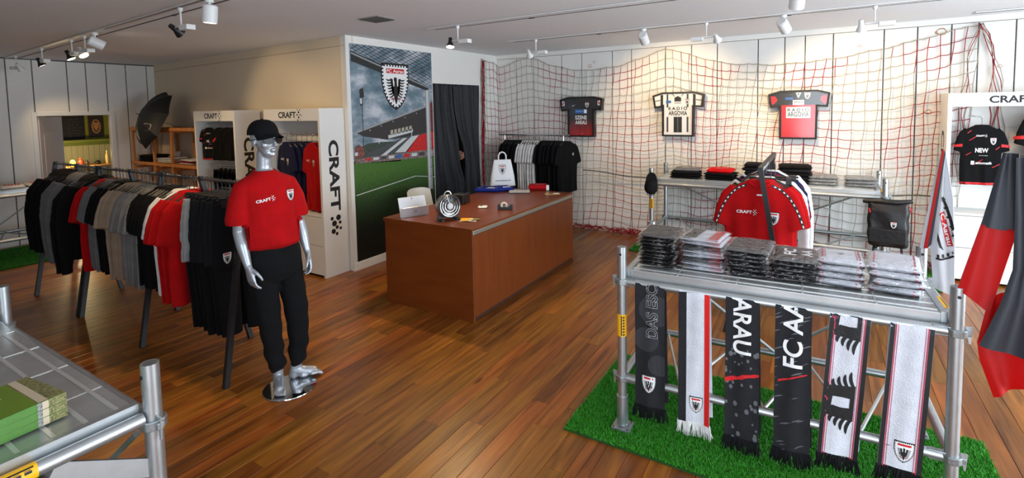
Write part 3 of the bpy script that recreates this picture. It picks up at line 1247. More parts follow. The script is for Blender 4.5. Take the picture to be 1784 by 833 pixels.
def display_unit(label, x0, x1, yf, yb, top, side, rz=0.0, rails=(1.63,)):
    """side: +1 lettering on the right cheek, -1 on the left"""
    t = thing('display_unit', label, 'display unit', (x0, yf, 0), rz)
    W, D = x1 - x0, yb - yf
    for a, b in ((0, .035), (W - .035, W)):
        MB().box(a, b, 0, D, 0, top).build('side_panel', unit_w, t, bevel=.002)
    MB().box(.035, W - .035, D - .008, D, .0, top - .01).build('back_panel', unit_in, t)
    zs_ = [0.0, 1.0, 1.3, 1.6, top - .01]
    for z0, z1 in zip(zs_[:-1], zs_[1:]):
        MB().box(.035, W - .035, D - .024, D - .008, z0 + .005, z1 - .005).build('back_board', unit_in, t, bevel=.002)
    MB().box(.035, W - .035, 0, .03, top - .14, top).build('header', unit_w, t, bevel=.002)
    MB().box(.035, W - .035, .03, D - .02, top - .03, top - .01).build('top_panel', unit_in, t)
    MB().box(.035, W - .035, .0, D - .02, .70, .725).build('shelf', unit_w, t, bevel=.002)
    for z0, z1 in ((.03, .36), (.365, .695)):
        MB().box(.037, W - .037, .0, .02, z0, z1).build('drawer_front', unit_w, t, bevel=.002)
    for zr_ in rails:
        MB().tube((.035, D * .45, zr_), (W - .035, D * .45, zr_), .009).build('hanging_rail', mat('chrome_rail', (200, 200, 202), .2, metal=1), t, True)
    d = Decal().put(CRAFT_B, -.06, 0, .33)
    d.build('header_lettering', plane_map((W / 2, 0, top - .07), (1, 0, 0), (0, 0, 1)), t)
    big = Decal()
    big.text('CRAFT', BLACK, 0, 0, .82, .14, 0, .035, -PI / 2)
    for dx, dy, r in ((.03, -.49, .034), (-.03, -.55, .034), (.05, -.55, .020), (.005, -.60, .022), (-.045, -.64, .03), (.055, -.62, .018), (-.06, -.49, .022), (.0, -.675, .02)):
        big.disc(dx, dy, r, BLACK, 0, 14)
    if side > 0:
        big.build('side_lettering', plane_map((W, D * .5, 1.16), (0, 1, 0), (0, 0, 1)), t)
    else:
        big.build('side_lettering', plane_map((0, D * .5, 1.16), (0, -1, 0), (0, 0, 1)), t)
    return t


U2 = display_unit('white sportswear display unit with lettered side next to the mural', -5.79, -4.755, 3.67, 4.015, 1.935, 1)
U1 = display_unit('white sportswear display unit between the pine shelf and its twin', -7.56, -6.55, 3.74, 4.10, 1.935, 1, 0.0, (1.755, 1.17))
U3 = display_unit('white sportswear display unit standing at the end of the net', 1.115, 2.20, 6.80, 7.19, 1.96, -1, 0.0, ())

# ================================================================== PINE SHELF
pine = wood_mat('pine', (176, 108, 48), (206, 138, 70), .55, (20, 20, 3))
sh = thing('pine_shelf', 'open pine storage shelf between wall corner and display unit', 'shelf', (-10.0, 3.93, 0))
for x in (0.0, .72, 1.30, 2.22):
    for y in (0, .34):
        MB().box(x, x + .05, y, y + .03, 0, 1.70).build('upright', pine, sh, bevel=.002)
    for z in (.3, 1.0, 1.6):
        MB().box(x + .01, x + .04, .03, .34, z, z + .04).build('cross_bar', pine, sh)
for z in (.35, 1.10, 1.665):
    for k in range(5):
        MB().box(.01, 2.26, .005 + k * .075, .065 + k * .075, z, z + .02).build('slat', pine, sh, bevel=.002)
    MB().box(0, 2.27, -.018, 0, z - .025, z + .022).build('front_rail', pine, sh, bevel=.002)

# ================================================================== CLOTHES RAILS
rail_b = mat('rack_black', (22, 22, 24), .45)
rail_c = mat('rack_rail', (96, 98, 100), .3, metal=.8)


def rack(label, xs, y, zr, skew):
    """black A-frame rail along X; xs = front foot positions"""
    t = thing('clothes_rack', label, 'clothes rack', (xs[0], y, 0))
    for i, x in enumerate(xs):
        x -= xs[0]
        ap = Vector((x - .12, 0, zr))
        MB().bar((x, -.275, 0), ap, .035, .035).build('leg', rail_b, t)
        MB().box(ap.x - .015, ap.x + .015, -.016, .016, zr - .02, zr + .02).build('joint', rail_b, t)
        if i < len(xs) - 1 or len(xs) == 2:
            if i == len(xs) - 1:
                continue
            aq = Vector((x + skew - .10, 0, zr))
            MB().bar((x + skew, .275, 0), aq, .035, .035).build('leg', rail_b, t)
            MB().box(aq.x - .015, aq.x + .015, -.016, .016, zr - .02, zr + .02).build('joint', rail_b, t)
    MB().tube((-.13, 0, zr), (xs[-1] - xs[0] - .10, 0, zr), .0125, n=10).build('rail', rail_c, t, True)
    return t


ZR = 1.385
rack('short black clothes rail holding the dark sweatshirts', (-7.10, -6.0), 2.10, ZR, .58)
rack('long black clothes rail with T-shirts, ending behind the mannequin', (-5.93, -4.71, -3.48), 2.10, ZR, .62)
# right rack runs along Y
rr_ = thing('clothes_rack', 'black clothes rail with red jerseys between the scaffold tables', 'clothes rack', (-.40, 4.40, 0))
for foot_, top_ in (((.23, -.04), (0, 0)), ((-.25, 0), (0, .36)), ((.25, 1.0), (0, 1.02)), ((-.25, 1.38), (0, 1.38))):
    MB().bar((foot_[0], foot_[1], 0), (top_[0], top_[1], 1.375), .035, .035).build('leg', rail_b, rr_)
MB().bar((0, -.02, 1.375), (0, 1.40, 1.375), .035, .035).build('rail', rail_b, rr_)
rw = Decal()
for k in range(5):
    rw.text('CRAFT'[k], WHITE, .07 + k * .10, 0, .07, .022, 0, .03)
rw.build('rail_lettering', plane_map((.0175, 0, 1.375), (0, 1, 0), (0, 0, 1)), rr_)
# chrome rack by the mural wall
cr = thing('chrome_rack', 'chrome clothes rack with black and white T-shirts near the corner', 'clothes rack', (-4.42, 6.86, 0))
chrome = mat('chrome', (215, 216, 218), .12, metal=1)
MB().path([(-.03, 0, 1.47), (1.22, 0, 1.47)], .013, 10).build('rail', chrome, cr, True)
for x in (.08, 1.12):
    MB().tube((x, 0, .05), (x, 0, 1.47), .012).build('upright', chrome, cr, True)
    MB().path([(x, -.24, .03), (x, .24, .03)], .014).build('foot', chrome, cr, True)
    for y in (-.22, .22):
        MB().ellipsoid((x, y, .022), .022, .022, .022, 10, 6).build('castor', lamp_black, cr, True)
MB().tube((.08, 0, .12), (1.12, 0, .12), .010).build('lower_bar', chrome, cr, True)
# ================================================================== GARMENTS
def ell(cx_, cz, hw, ht, n=28, p=.85, ax=(1, 0, 0), cy_=0.0):
    """flat ring: width axis ax (in xz plane), thickness along y"""
    ax = Vector(ax)
    out = []
    for k in range(n):
        a = 2 * PI * k / n
        c, s_ = math.cos(a), math.sin(a)
        out.append(Vector((cx_, cy_, cz)) + ax * (hw * math.copysign(abs(c) ** p, c)) + Vector((0, ht * math.copysign(abs(s_) ** .8, s_), 0)))
    return out


def folds(seed, amp=.010, top=-.18, bot=-.8, k1=26, k2=47):
    ph = seed * 1.7

    def fn(co):
        x, y, z = co[:, 0], co[:, 1], co[:, 2]
        t = np.clip((top - z) / (top - bot), 0, 1)
        y2 = y + amp * t * (np.sin(k1 * x + ph + 1.5 * t) + .6 * np.sin(k2 * x + 2 * ph - 2 * t)) + .004 * np.sin(9 * z + 4 * x + ph)
        x2 = x * (1 - .05 * t) + .006 * t * np.sin(5 * z + ph)
        return np.stack([x2, y2, z], 1)
    return fn


def tee_mesh(name, seed=0, long=False, length=.80, w=.25, th=.030, voxel=.010, hood=False, drop=.0):
    mb = MB()
    prof = [(-.088, .078, .030), (-.10, .090, .032), (-.126, .140, .030), (-.165, .188, .028), (-.22, w * .88, .028), (-.32, w * .985, th), (-.55, w, th), (-.10 - length + .03, w * 1.01, th), (-.10 - length, w * 1.0, th * .9)]
    mb.loft([ell(0, z, hw, ht) for z, hw, ht in prof])
    for s_ in (-1, 1):
        if long:
            P = [(.165, -.165, .075), (.245, -.27, .082), (.285, -.45, .070), (.305, -.66, .056), (.310, -.82, .042), (.310, -.86, .044)]
        else:
            P = [(.140, -.175, .075), (.188, -.235, .088), (.228 + drop, -.34, .086), (.256 + drop, -.455, .082)]
        rings = []
        for i, (x, z, hw) in enumerate(P):
            a, b = P[max(i - 1, 0)], P[min(i + 1, len(P) - 1)]
            d = Vector((b[0] - a[0], 0, b[1] - a[1])).normalized()
            ax = Vector((-d.z, 0, d.x))
            ring = ell(x, z, hw, .024, 20, .85, ax)
            if s_ < 0:
                ring = [Vector((-p.x, p.y, p.z)) for p in ring][::-1]
            rings.append(ring)
        mb.loft(rings)
    if hood:
        mb.ellipsoid((0, .035, -.135), .13, .05, .085, 16, 10)
    return bake(mb, voxel, 5, .55, folds(seed, .011 if not long else .009), [WHITE], name)


def pants_mesh(name, seed=0, length=1.0, hw=.19, shorts=False):
    mb = MB()
    th = .024
    mb.loft([ell(0, z, w_, t_) for z, w_, t_ in ((-.115, hw * .92, .022), (-.15, hw * .95, .024), (-.30, hw * 1.08, th), (-.42, hw * 1.12, th))])
    for s_ in (-1, 1):
        zz = -.115 - length
        mb.loft([ell(s_ * x, z, w_, t_) for x, z, w_, t_ in ((.09, -.25, .10, th), (.10, -.45, .115 if shorts else .105, th), (.105, (zz - .45) / 2, .12 if shorts else .09, th), (.105, zz, .125 if shorts else .075, th))])
    return bake(mb, .010, 5, .5, folds(seed, .008, -.2, -.115 - length, 20, 38), [WHITE], name)


def hanger_mesh(clip=False):
    mb = MB()
    hook = [(0, .0, -.095), (0, 0, -.03)]
    for k in range(9):
        a = math.radians(-60 + 30 * k)
        hook.append((0, .018 * math.cos(a) * 1.0 - .0, .0 + .018 * math.sin(a)))
    mb.path([(p[0], p[1], p[2]) for p in hook], .0025, 5)
    if not clip:
        mb.path([(-.175, 0, -.150), (-.10, 0, -.112), (-.03, 0, -.094), (.03, 0, -.094), (.10, 0, -.112), (.175, 0, -.150)], .009, 6)
    else:
        mb.path([(-.17, 0, -.10), (.17, 0, -.10)], .008, 6)
        for s_ in (-1, 1):
            mb.box(s_ * .13 - .02, s_ * .13 + .02, -.026, .026, -.15, -.085)
    return mb.mesh('hanger', mat('hanger_black', (20, 20, 21), .4), True)


GM = {}
for k in range(3):
    GM['tee', k] = tee_mesh('tee', k)
    GM['long', k] = tee_mesh('sweatshirt', k + 3, True, .66, .25, .034, .011, True)
for k in range(2):
    GM['jacket', k] = tee_mesh('jacket', k + 7, True, .66, .25, .034, .011, False)
    GM['pants', k] = pants_mesh('trousers', k, 1.02)
    GM['shorts', k] = pants_mesh('shorts', k + 4, .46, .20, True)
HG, HGC = hanger_mesh(), hanger_mesh(True)
BV = {k: bvh_of(m) for k, m in GM.items()}


def garment(name, kind, k, label, group, m, loc, rz, sc=1.0, cat='T-shirt', decal=None, hang=None, sx=1.0):
    t = thing(name, label, cat, loc, rz, group)
    t.scale = (sc * sx, sc, sc)
    o = link('fabric', GM[kind, k], t)
    o.material_slots[0].link = 'OBJECT'
    o.material_slots[0].material = m
    link('hanger', HGC if kind in ('pants', 'shorts') else HG, t)
    if decal is not None:
        d, ox, oz, nm = decal
        d.build(nm, project_map(BV[kind, k], (ox, 0, oz), (1, 0, 0), (0, 0, 1), (0, -1, 0)), t, maxlen=.03)
    return t


fB = fabric('black', (11, 11, 13))
fB2 = fabric('charcoal', (25, 25, 28))
fG = fabric('grey', (104, 104, 106))
fG2 = fabric('mid_grey', (116, 115, 114))
fT = fabric('beige', (152, 132, 112))
fW = fabric('white', (214, 212, 210))
fR = fabric('red', (170, 6, 11))
fR2 = fabric('dark_red', (140, 12, 22))
fN = fabric('navy', (24, 28, 58))
fLG = fabric('light_grey', (150, 152, 152))

rg = random.Random(11)


def hang_row(name, kind, xs, m, label, group, cat, sc=1.0, decal_last=None):
    for i, x in enumerate(xs):
        garment(name, kind, rg.randrange(3 if kind in ('tee', 'long') else 2), label, group, m, (x, 2.10 + rg.uniform(-.008, .008), ZR), PI / 2 + rg.uniform(-.10, .10), sc * rg.uniform(.985, 1.015), cat, decal_last if i == len(xs) - 1 else None)


def lsp(a, b, n):
    return [a + (b - a) * i / max(1, n - 1) for i in range(n)]


hang_row('sweatshirt', 'long', lsp(-7.02, -6.62, 6), fB, 'black long-sleeved sweatshirt at the far end of the clothes rail', 'black sweatshirts at the rail end', 'sweatshirt')
hang_row('sweatshirt', 'long', lsp(-6.52, -6.30, 4), fG, 'grey long-sleeved hooded sweatshirt between black ones on the rail', 'grey sweatshirts on the rail', 'sweatshirt', 1.05)
hang_row('sweatshirt', 'long', lsp(-6.20, -6.02, 3), fB, 'black sweatshirt hanging between grey sweatshirts and a red T-shirt', 'black sweatshirts beside the red T-shirts', 'sweatshirt', 1.12)
hang_row('t_shirt', 'tee', lsp(-5.88, -5.82, 2), fR, 'red T-shirt between black sweatshirts and grey T-shirts', 'red T-shirts beside the sweatshirts', 'T-shirt', 1.04)
hang_row('t_shirt', 'tee', lsp(-5.74, -5.62, 3), fG, 'grey T-shirt between red and black T-shirts', 'grey T-shirts next to the red ones', 'T-shirt')
hang_row('t_shirt', 'tee', lsp(-5.55, -5.40, 4), fB, 'black T-shirt between grey and beige T-shirts', 'black T-shirts next to the beige ones', 'T-shirt')
hang_row('t_shirt', 'tee', lsp(-5.32, -5.10, 5), fT, 'beige T-shirt on the long clothes rail', 'beige T-shirts on the rail', 'T-shirt', 1.02)
hang_row('t_shirt', 'tee', lsp(-5.04, -4.80, 6), fG2, 'grey T-shirt between beige and black T-shirts', 'grey T-shirts next to the beige ones', 'T-shirt', 1.02)
hang_row('t_shirt', 'tee', lsp(-4.74, -4.52, 5), fB, 'black T-shirt between grey and white T-shirts', 'black T-shirts next to the white ones', 'T-shirt')
hang_row('t_shirt', 'tee', lsp(-4.47, -4.42, 2), fW, 'white T-shirt between black and red T-shirts on the rail', 'white T-shirts on the long rail', 'T-shirt', 1.03)
hang_row('t_shirt', 'tee', lsp(-4.36, -4.22, 3), fR, 'red T-shirt between white T-shirts and shorts on the rail', 'red T-shirts beside the shorts', 'T-shirt', 1.07)
hang_row('trousers', 'pants', lsp(-4.12, -3.72, 6), fB, 'long black trousers hanging behind the shorts on the rail', 'black trousers on the rail', 'trousers')
hang_row('shorts', 'shorts', lsp(-4.10, -4.04, 2), fLG, 'light grey shorts hanging beside the red T-shirts', 'grey shorts on the rail', 'shorts', 1.05)
cs = Decal().put(CREST_S, 0, 0, .085)
hang_row('shorts', 'shorts', lsp(-4.00, -3.72, 6), fB2, 'black shorts on the rail behind the mannequin', 'black shorts on the rail', 'shorts', 1.02)
garment('shorts', 'shorts', 0, 'black shorts with club crest nearest the mannequin', None, fB, (-3.64, 2.10, ZR), PI / 2 - .05, 1.05, 'shorts', (cs, -.13, -.50, 'crest'))
garment('trousers', 'pants', 1, 'black trousers behind the crested shorts on the rail', None, fB, (-3.71, 2.12, ZR), PI / 2 + .05, 1.0, 'trousers')

# ---- chrome rack in the corner
for i, x in enumerate(lsp(-4.30, -4.02, 6)):
    garment('t_shirt', 'tee', i % 3, 'black T-shirt at the mural end of the chrome rack', 'black T-shirts left of the white ones on chrome rack', fB, (x, 6.86, 1.465), PI / 2 + rg.uniform(-.08, .08), .92)
for i, x in enumerate(lsp(-3.97, -3.70, 8)):
    garment('t_shirt', 'tee', i % 3, 'white T-shirt on the chrome rack in the corner', 'white T-shirts on the chrome rack', fW, (x, 6.86, 1.465), PI / 2 + rg.uniform(-.08, .08), .92)
for i, x in enumerate(lsp(-3.65, -3.28, 8)):
    garment('t_shirt', 'tee', i % 3, 'black T-shirt at the net end of the chrome rack', 'black T-shirts right of the white ones on chrome rack', fB, (x, 6.86, 1.465), PI / 2 + rg.uniform(-.08, .08), .92)
cl = Decal().put(CREST_S, 0, 0, .05)
garment('t_shirt', 'tee', 1, 'black T-shirt with small white emblem at the free end of the chrome rack', None, fB, (-3.235, 6.86, 1.465), PI / 2 - .25, .95, 'T-shirt', (cl, .10, -.30, 'emblem'))

# ---- red jersey rack (facing the camera side)
def jersey_decal(m_tape=True):
    d = Decal()
    d.put(CRAFT_W, -.10, -.335, .11)
    d.put(CREST_S, .10, -.375, .105, layer=1)
    d.rect(-.015, .025, -.205, -.195, WHITE, 1)
    if m_tape:
        for s_ in (-1, 1):
            pts = [(.085, -.118), (.15, -.150), (.20, -.20), (.242, -.27), (.275, -.35), (.30, -.43)]
            for a, b in zip(pts[:-1], pts[1:]):
                d.line((s_ * a[0], a[1] - .006), (s_ * b[0], b[1] - .006), .018, BLACK, 0)
            for a, b in zip(pts[:-1], pts[1:]):
                for t in (.25, .7):
                    q0 = Vector(a).lerp(Vector(b), t)
                    q1 = Vector(a).lerp(Vector(b), t + .22)
                    d.line((s_ * q0.x, q0.y - .006), (s_ * q1.x, q1.y - .006), .008, WHITE, 1)
    return d


fj = garment('jersey', 'tee', 0, 'red jersey with black shoulder tape and club crest, foremost on the rack', None, fR, (-.415, 4.475, 1.375), .06, 1.06, 'jersey', (jersey_decal(), 0, 0, 'print'))
cmap_ = project_map(BV['tee', 0], (0, 0, 0), (1, 0, 0), (0, 0, 1), (0, -1, 0))
MB().path([cmap_(x_, -.142 + .040 * (x_ / .075) ** 2, .0) for x_ in [-.075 + .0125 * k for k in range(13)]], .007, 6).build('collar', fR, fj, True)
rows = [('jersey', 'tee', fR, 'second red jersey behind the foremost one on the rack', 4.54, 1.08), ('jersey', 'tee', fB2, 'charcoal jersey hanging between the red and white tops', 4.60, 1.06), ('track_jacket', 'jacket', fW, 'white long-sleeved track jacket on the red jersey rack', 4.68, 1.0), ('jersey', 'tee', fB, 'black jersey behind the white track jacket', 4.75, 1.06), ('track_jacket', 'jacket', fN, 'navy long-sleeved track jacket on the red jersey rack', 4.83, 1.0), ('jersey', 'tee', fR2, 'dark red jersey with taped shoulders behind the navy top', 4.93, 1.08), ('jersey', 'tee', fN, 'navy jersey near the far end of the red jersey rack', 5.05, 1.06), ('track_jacket', 'jacket', fW, 'white track jacket at the far end of the red jersey rack', 5.20, 1.05)]
for i, (nm, kd, m_, lb, y, sc) in enumerate(rows):
    garment(nm, kd, (i + 1) % (2 if kd == 'jacket' else 3), lb, None, m_, (-.40, y, 1.375), rg.uniform(-.05, .12), sc, nm.replace('_', ' '), (jersey_decal(), 0, 0, 'print') if i == 5 else None)
garment('trousers', 'pants', 0, 'white track trousers hanging below the red jersey rack', None, fW, (-.345, 4.645, 1.372), .10, 1.0, 'trousers')
garment('trousers', 'pants', 1, 'navy track trousers hanging below the red jersey rack', None, fN, (-.325, 4.80, 1.372), .10, 1.02, 'trousers')

# ---- display unit contents
for i, x in enumerate(lsp(-5.50, -5.30, 5)):
    nav = Decal().put(CRAFT_W, -.09, -.30, .10).put(CREST_S, .10, -.33, .09, layer=1) if i == 0 else None
    garment('jersey', 'tee', i % 3, 'navy training shirt in the display unit beside the mural' if i else 'foremost navy training shirt with crest in the display unit', 'navy shirts in the display unit' if i else None, fN, (x - .02, 3.775 + .035 * i, 1.625), -.12 + .03 * i, .98, 'shirt', (nav, 0, 0, 'print') if nav else None, sx=.72)
for i, x in enumerate(lsp(-5.04, -4.98, 3)):
    nav = Decal().put(CRAFT_W, -.09, -.30, .10).put(CREST_S, .10, -.33, .09, layer=1) if i == 0 else None
    garment('jersey', 'tee', i % 3, 'red training shirt in the display unit beside the mural' if i else 'foremost red training shirt with crest in the display unit', 'red shirts in the display unit' if i else None, fR, (x, 3.775 + .045 * i, 1.625), -.10, .98, 'shirt', (nav, 0, 0, 'print') if nav else None, sx=.66)


def match_jersey(big=True):
    d = Decal()
    for x, y, a, L_ in ((-.15, -.30, .6, .10), (-.08, -.62, .6, .12), (.13, -.66, .5, .14), (.16, -.42, .7, .06), (-.18, -.50, .6, .07), (-.17, -.20, .7, .06)):
        d.line((x, y), (x + L_ * math.cos(a), y + L_ * math.sin(a)), .008, RED, 0)
    d.rect(-.245, .245, -.895, -.865, RED, 0)
    for s_ in (-1, 1):
        d.poly([(s_ * .225, -.345), (s_ * .325, -.36), (s_ * .33, -.39), (s_ * .225, -.385)], RED, 0)
    d.put(CRAFT_W, -.02, -.235, .10, layer=1)
    d.put(CREST_S, .13, -.31, .10, layer=1)
    d.text('NEW', WHITE, 0, -.43, .15, .06, 1, .03)
    d.rect(-.03, .07, -.506, -.496, GREY, 1)
    d.text('automatik', WHITE, .03, -.60, .19, .035, 1, .02)
    d.rect(-.12, -.08, -.625, -.575, WHITE, 1)
    return d


kit = [(-7.36, .30, 'small black jersey with white sponsor print, foremost in the display unit by the pine shelf', True), (-7.13, .35, 'small black jersey with a red chest stripe in the display unit', False), (-6.98, .45, 'small black jersey behind the red striped one in the display unit', False), (-6.82, .5, 'small black jersey at the right end of the same display unit', False)]
for i, (x, a, lb, pr_) in enumerate(kit):
    if i == 1:
        dd = Decal().poly([(-.2, -.40), (0, -.26), (.2, -.40), (.2, -.46), (0, -.32), (-.2, -.46)], RED)
    else:
        dd = match_jersey() if pr_ else None
    garment('jersey', 'tee', i % 3, lb, None, fB, (x, 3.84 + .02 * i, 1.752), a, .56, 'jersey', (dd, 0, 0, 'print') if dd else None, sx=1.0)
for i, x in enumerate(lsp(-7.30, -6.75, 6)):
    garment('shorts', 'shorts', i % 2, 'small black shorts on the lower rail of the display unit', 'small shorts in the display unit', fB, (x, 3.9, 1.168), -1.0, .62, 'shorts')
garment('jersey', 'tee', 1, 'black match jersey with red sleeve bands on the slatted display unit', None, fB, (1.40, 6.88, 1.70), .05, .76, 'jersey', (match_jersey(), 0, 0, 'print'), sx=.88)
garment('jersey', 'tee', 2, 'larger black match jersey at the frame edge of the slatted display unit', None, fB, (1.96, 6.86, 1.87), -.15, .98, 'jersey', (match_jersey(), 0, 0, 'print'))
for x, z in ((1.40, 1.70), (1.96, 1.87)):
    o = MB().tube((x, 7.17, z + .012), (x, 6.86, z + .012), .006).build('wall_hook', chrome, None, True)
    tag(o, 'chrome hook arm carrying the ' + ('smaller' if x < 1.6 else 'larger') + ' black match jersey', 'hook')

# ================================================================== FRAMED JERSEYS ON THE WALL
glass_film = plastic_film('picture_glass', refl=.06, bump=0)
TEE = [(-.5, -.07), (-.30, 0), (.30, 0), (.5, -.06), (.47, -.35), (.31, -.335), (.305, -1), (-.305, -1), (-.31, -.335), (-.46, -.36)]


def inset(P, d, W, H):
    P = [Vector((x * W, y * H)) for x, y in P]
    out = []
    n = len(P)
    for i in range(n):
        a, b, c = P[i - 1], P[i], P[(i + 1) % n]
        e1, e2 = (b - a).normalized(), (c - b).normalized()
        n1, n2 = Vector((e1.y, -e1.x)), Vector((e2.y, -e2.x))
        m_ = (n1 + n2)
        m_ = m_ / max(.3, m_.length_squared) * 2
        out.append(b + m_ * d)
    return [tuple(p) for p in P], [tuple(p) for p in out]


def framed(label, x, ztop, W, H, field, art):
    t = thing('framed_jersey', label, 'framed jersey', (x, YB, ztop))
    outer, inner = inset(TEE, .022, W, H)
    fn = lambda a, b, o: Vector((a, -o, b))
    n = len(outer)
    rings = [[fn(a, b, o) for a, b in P] for P, o in ((outer, .0), (outer, .105), (inner, .105), (inner, .085))]
    MB().loft(rings, True, True, True).build('frame', mat('frame_black', (16, 16, 17), .45), t)
    j = Decal().poly(inner, field, 0)
    j.build('jersey', lambda a, b, o: fn(a, b, .0855 + o), t)
    art(t, lambda a, b, o: fn(a, b, .0875 + o), W, H)
    g = Decal().poly(inner, glass_film, 0)
    g.build('glass', lambda a, b, o: fn(a, b, .095), t)


jB = mat('jersey_black', (30, 31, 36), .75)


def gradient_mat():
    m = bpy.data.materials.new('jersey_fade')
    m.use_nodes = True
    nt = m.node_tree
    b = nt.nodes['Principled BSDF']
    b.inputs['Roughness'].default_value = .75
    tc = nt.nodes.new('ShaderNodeTexCoord')
    sp = nt.nodes.new('ShaderNodeSeparateXYZ')
    nt.links.new(tc.outputs['Object'], sp.inputs[0])
    wv = nt.nodes.new('ShaderNodeTexNoise')
    mp = nt.nodes.new('ShaderNodeMapping')
    mp.inputs['Scale'].default_value = (60, 1, 3)
    nt.links.new(tc.outputs['Object'], mp.inputs[0])
    nt.links.new(mp.outputs[0], wv.inputs['Vector'])
    wv.inputs['Scale'].default_value = 1
    ad = nt.nodes.new('ShaderNodeMath')
    ad.operation = 'MULTIPLY_ADD'
    ad.inputs[1].default_value = .25
    nt.links.new(wv.outputs['Fac'], ad.inputs[0])
    nt.links.new(sp.outputs['Z'], ad.inputs[2])
    r = nt.nodes.new('ShaderNodeValToRGB')
    mr = nt.nodes.new('ShaderNodeMapRange')
    mr.inputs[1].default_value = -.55
    mr.inputs[2].default_value = -.10
    nt.links.new(ad.outputs[0], mr.inputs[0])
    nt.links.new(mr.outputs[0], r.inputs[0])
    r.color_ramp.elements[0].position = 0
    r.color_ramp.elements[0].color = lin((190, 20, 30))
    r.color_ramp.elements[1].position = .75
    r.color_ramp.elements[1].color = lin((30, 31, 36))
    nt.links.new(r.outputs[0], b.inputs['Base Color'])
    return m


def art1(t, fn, W, H):
    d = Decal()
    d.put(CREST_S, .10, -.13, .085)
    d.poly([(-.16, -.13), (-.13, -.145), (-.09, -.115), (-.13, -.135)], WHITE)
    d.rect(-.095, .10, -.255, -.19, BLUE)
    d.rect(.05, .095, -.25, -.195, WHITE, 1)
    d.rect(-.085, .03, -.228, -.216, mat('pale_blue_ink', (120, 170, 214), .6), 1)
    d.text('SZENE', WHITE, 0, -.315, .19, .06, 0, .03)
    d.text('AARAU', WHITE, 0, -.39, .19, .06, 0, .03)
    for s_ in (-1, 1):
        d.poly([(s_ * .27, -.07), (s_ * .31, -.06), (s_ * .31, -.14), (s_ * .27, -.13)], WHITE)
        d.line((s_ * .28, -.08), (s_ * .30, -.12), .02, RED, 1)
    d.build('print', fn, t)


def art2(t, fn, W, H):
    d = Decal()
    for x in (-.14, .13):
        d.rect(x - .012, x + .012, -.21, -.03, DGREY)
        d.rect(x - .012, x + .012, -.55, -.34, DGREY)
    d.rect(-.055, .055, -.555, -.34, BLACK)
    d.line((0, -.55), (0, -.34), .006, GREY, 1)
    d.poly([(-.045, -.13), (.045, -.13), (.045, -.08), (0, -.055), (-.045, -.08)], BLACK)
    d.rect(-.045, .045, -.155, -.148, BLACK)
    d.rect(-.16, -.09, -.15, -.115, BLUE, 1)
    d.put(CREST_S, .125, -.135, .08, layer=1)
    d.line((-.08, -.02), (-.045, -.06), .008, BLACK)
    d.line((.08, -.02), (.045, -.06), .008, BLACK)
    d.text('R A D I O', BLACK, 0, -.225, .25, .045, 1, .03)
    d.text('ARGOVIA', BLACK, 0, -.29, .25, .06, 1, .02)
    for s_ in (-1, 1):
        d.poly([(s_ * .20, -.03), (s_ * .235, -.04), (s_ * .235, -.19), (s_ * .20, -.19)], BLACK)
        d.poly([(s_ * .24, -.10), (s_ * .32, -.115), (s_ * .32, -.13), (s_ * .24, -.118)], GREY)
    d.rect(-.205, -.185, -.55, -.17, BLACK)
    d.build('print', fn, t)


def art3(t, fn, W, H):
    d = Decal()
    d.poly([(-.33, -.05), (-.2, -.015), (.2, -.015), (.33, -.045), (.31, -.19), (.205, -.18), (-.205, -.18), (-.31, -.19)], BLACK)
    for s_ in (-1, 1):
        d.poly([(s_ * .31, -.07), (s_ * .25, -.07), (s_ * .225, -.12), (s_ * .27, -.17), (s_ * .305, -.17)], RED, 1)
    d.poly([(-.03, -.03), (.03, -.03), (0, -.10)], WHITE, 1)
    d.poly([(-.012, -.038), (.012, -.038), (0, -.07)], BLACK, 2)
    d.put(CREST_S, .095, -.07, .09, layer=1)
    d.rect(-.14, -.055, -.115, -.085, BLUE, 1)
    d.rect(-.06, .06, -.18, -.12, WHITE, 1)
    d.text('axpo', BLACK, 0, -.148, .09, .04, 2, .01)
    d.rect(-.13, .13, -.34, -.205, WHITE, 1)
    d.text('R A D I O', BLACK, 0, -.24, .23, .04, 2, .03)
    d.text('ARGOVIA', BLACK, 0, -.295, .23, .06, 2, .02)
    d.build('print', fn, t)


framed('T-shaped black frame holding a black and red fading jersey', -3.12, 2.045, .70, .61, gradient_mat(), art1)
framed('T-shaped black frame holding a white jersey with black stripes', -1.68, 2.07, .69, .61, mat('jersey_white', (226, 224, 222), .75), art2)
framed('T-shaped black frame holding a red jersey with black shoulders', -.24, 2.045, .66, .60, mat('jersey_red', (196, 10, 22), .7), art3)
# ================================================================== MANNEQUIN
silver = mat('mannequin_silver', (172, 176, 182), .33, metal=.55, var=.04, vscale=6)


def limb(mb, pts, rad, n=16):
    pts = [Vector(p) for p in pts]
    mb.path(pts, rad, n)
    mb.ellipsoid(pts[0], rad[0], rad[0], rad[0], 12, 8)
    mb.ellipsoid(pts[-1], rad[-1], rad[-1], rad[-1], 12, 8)


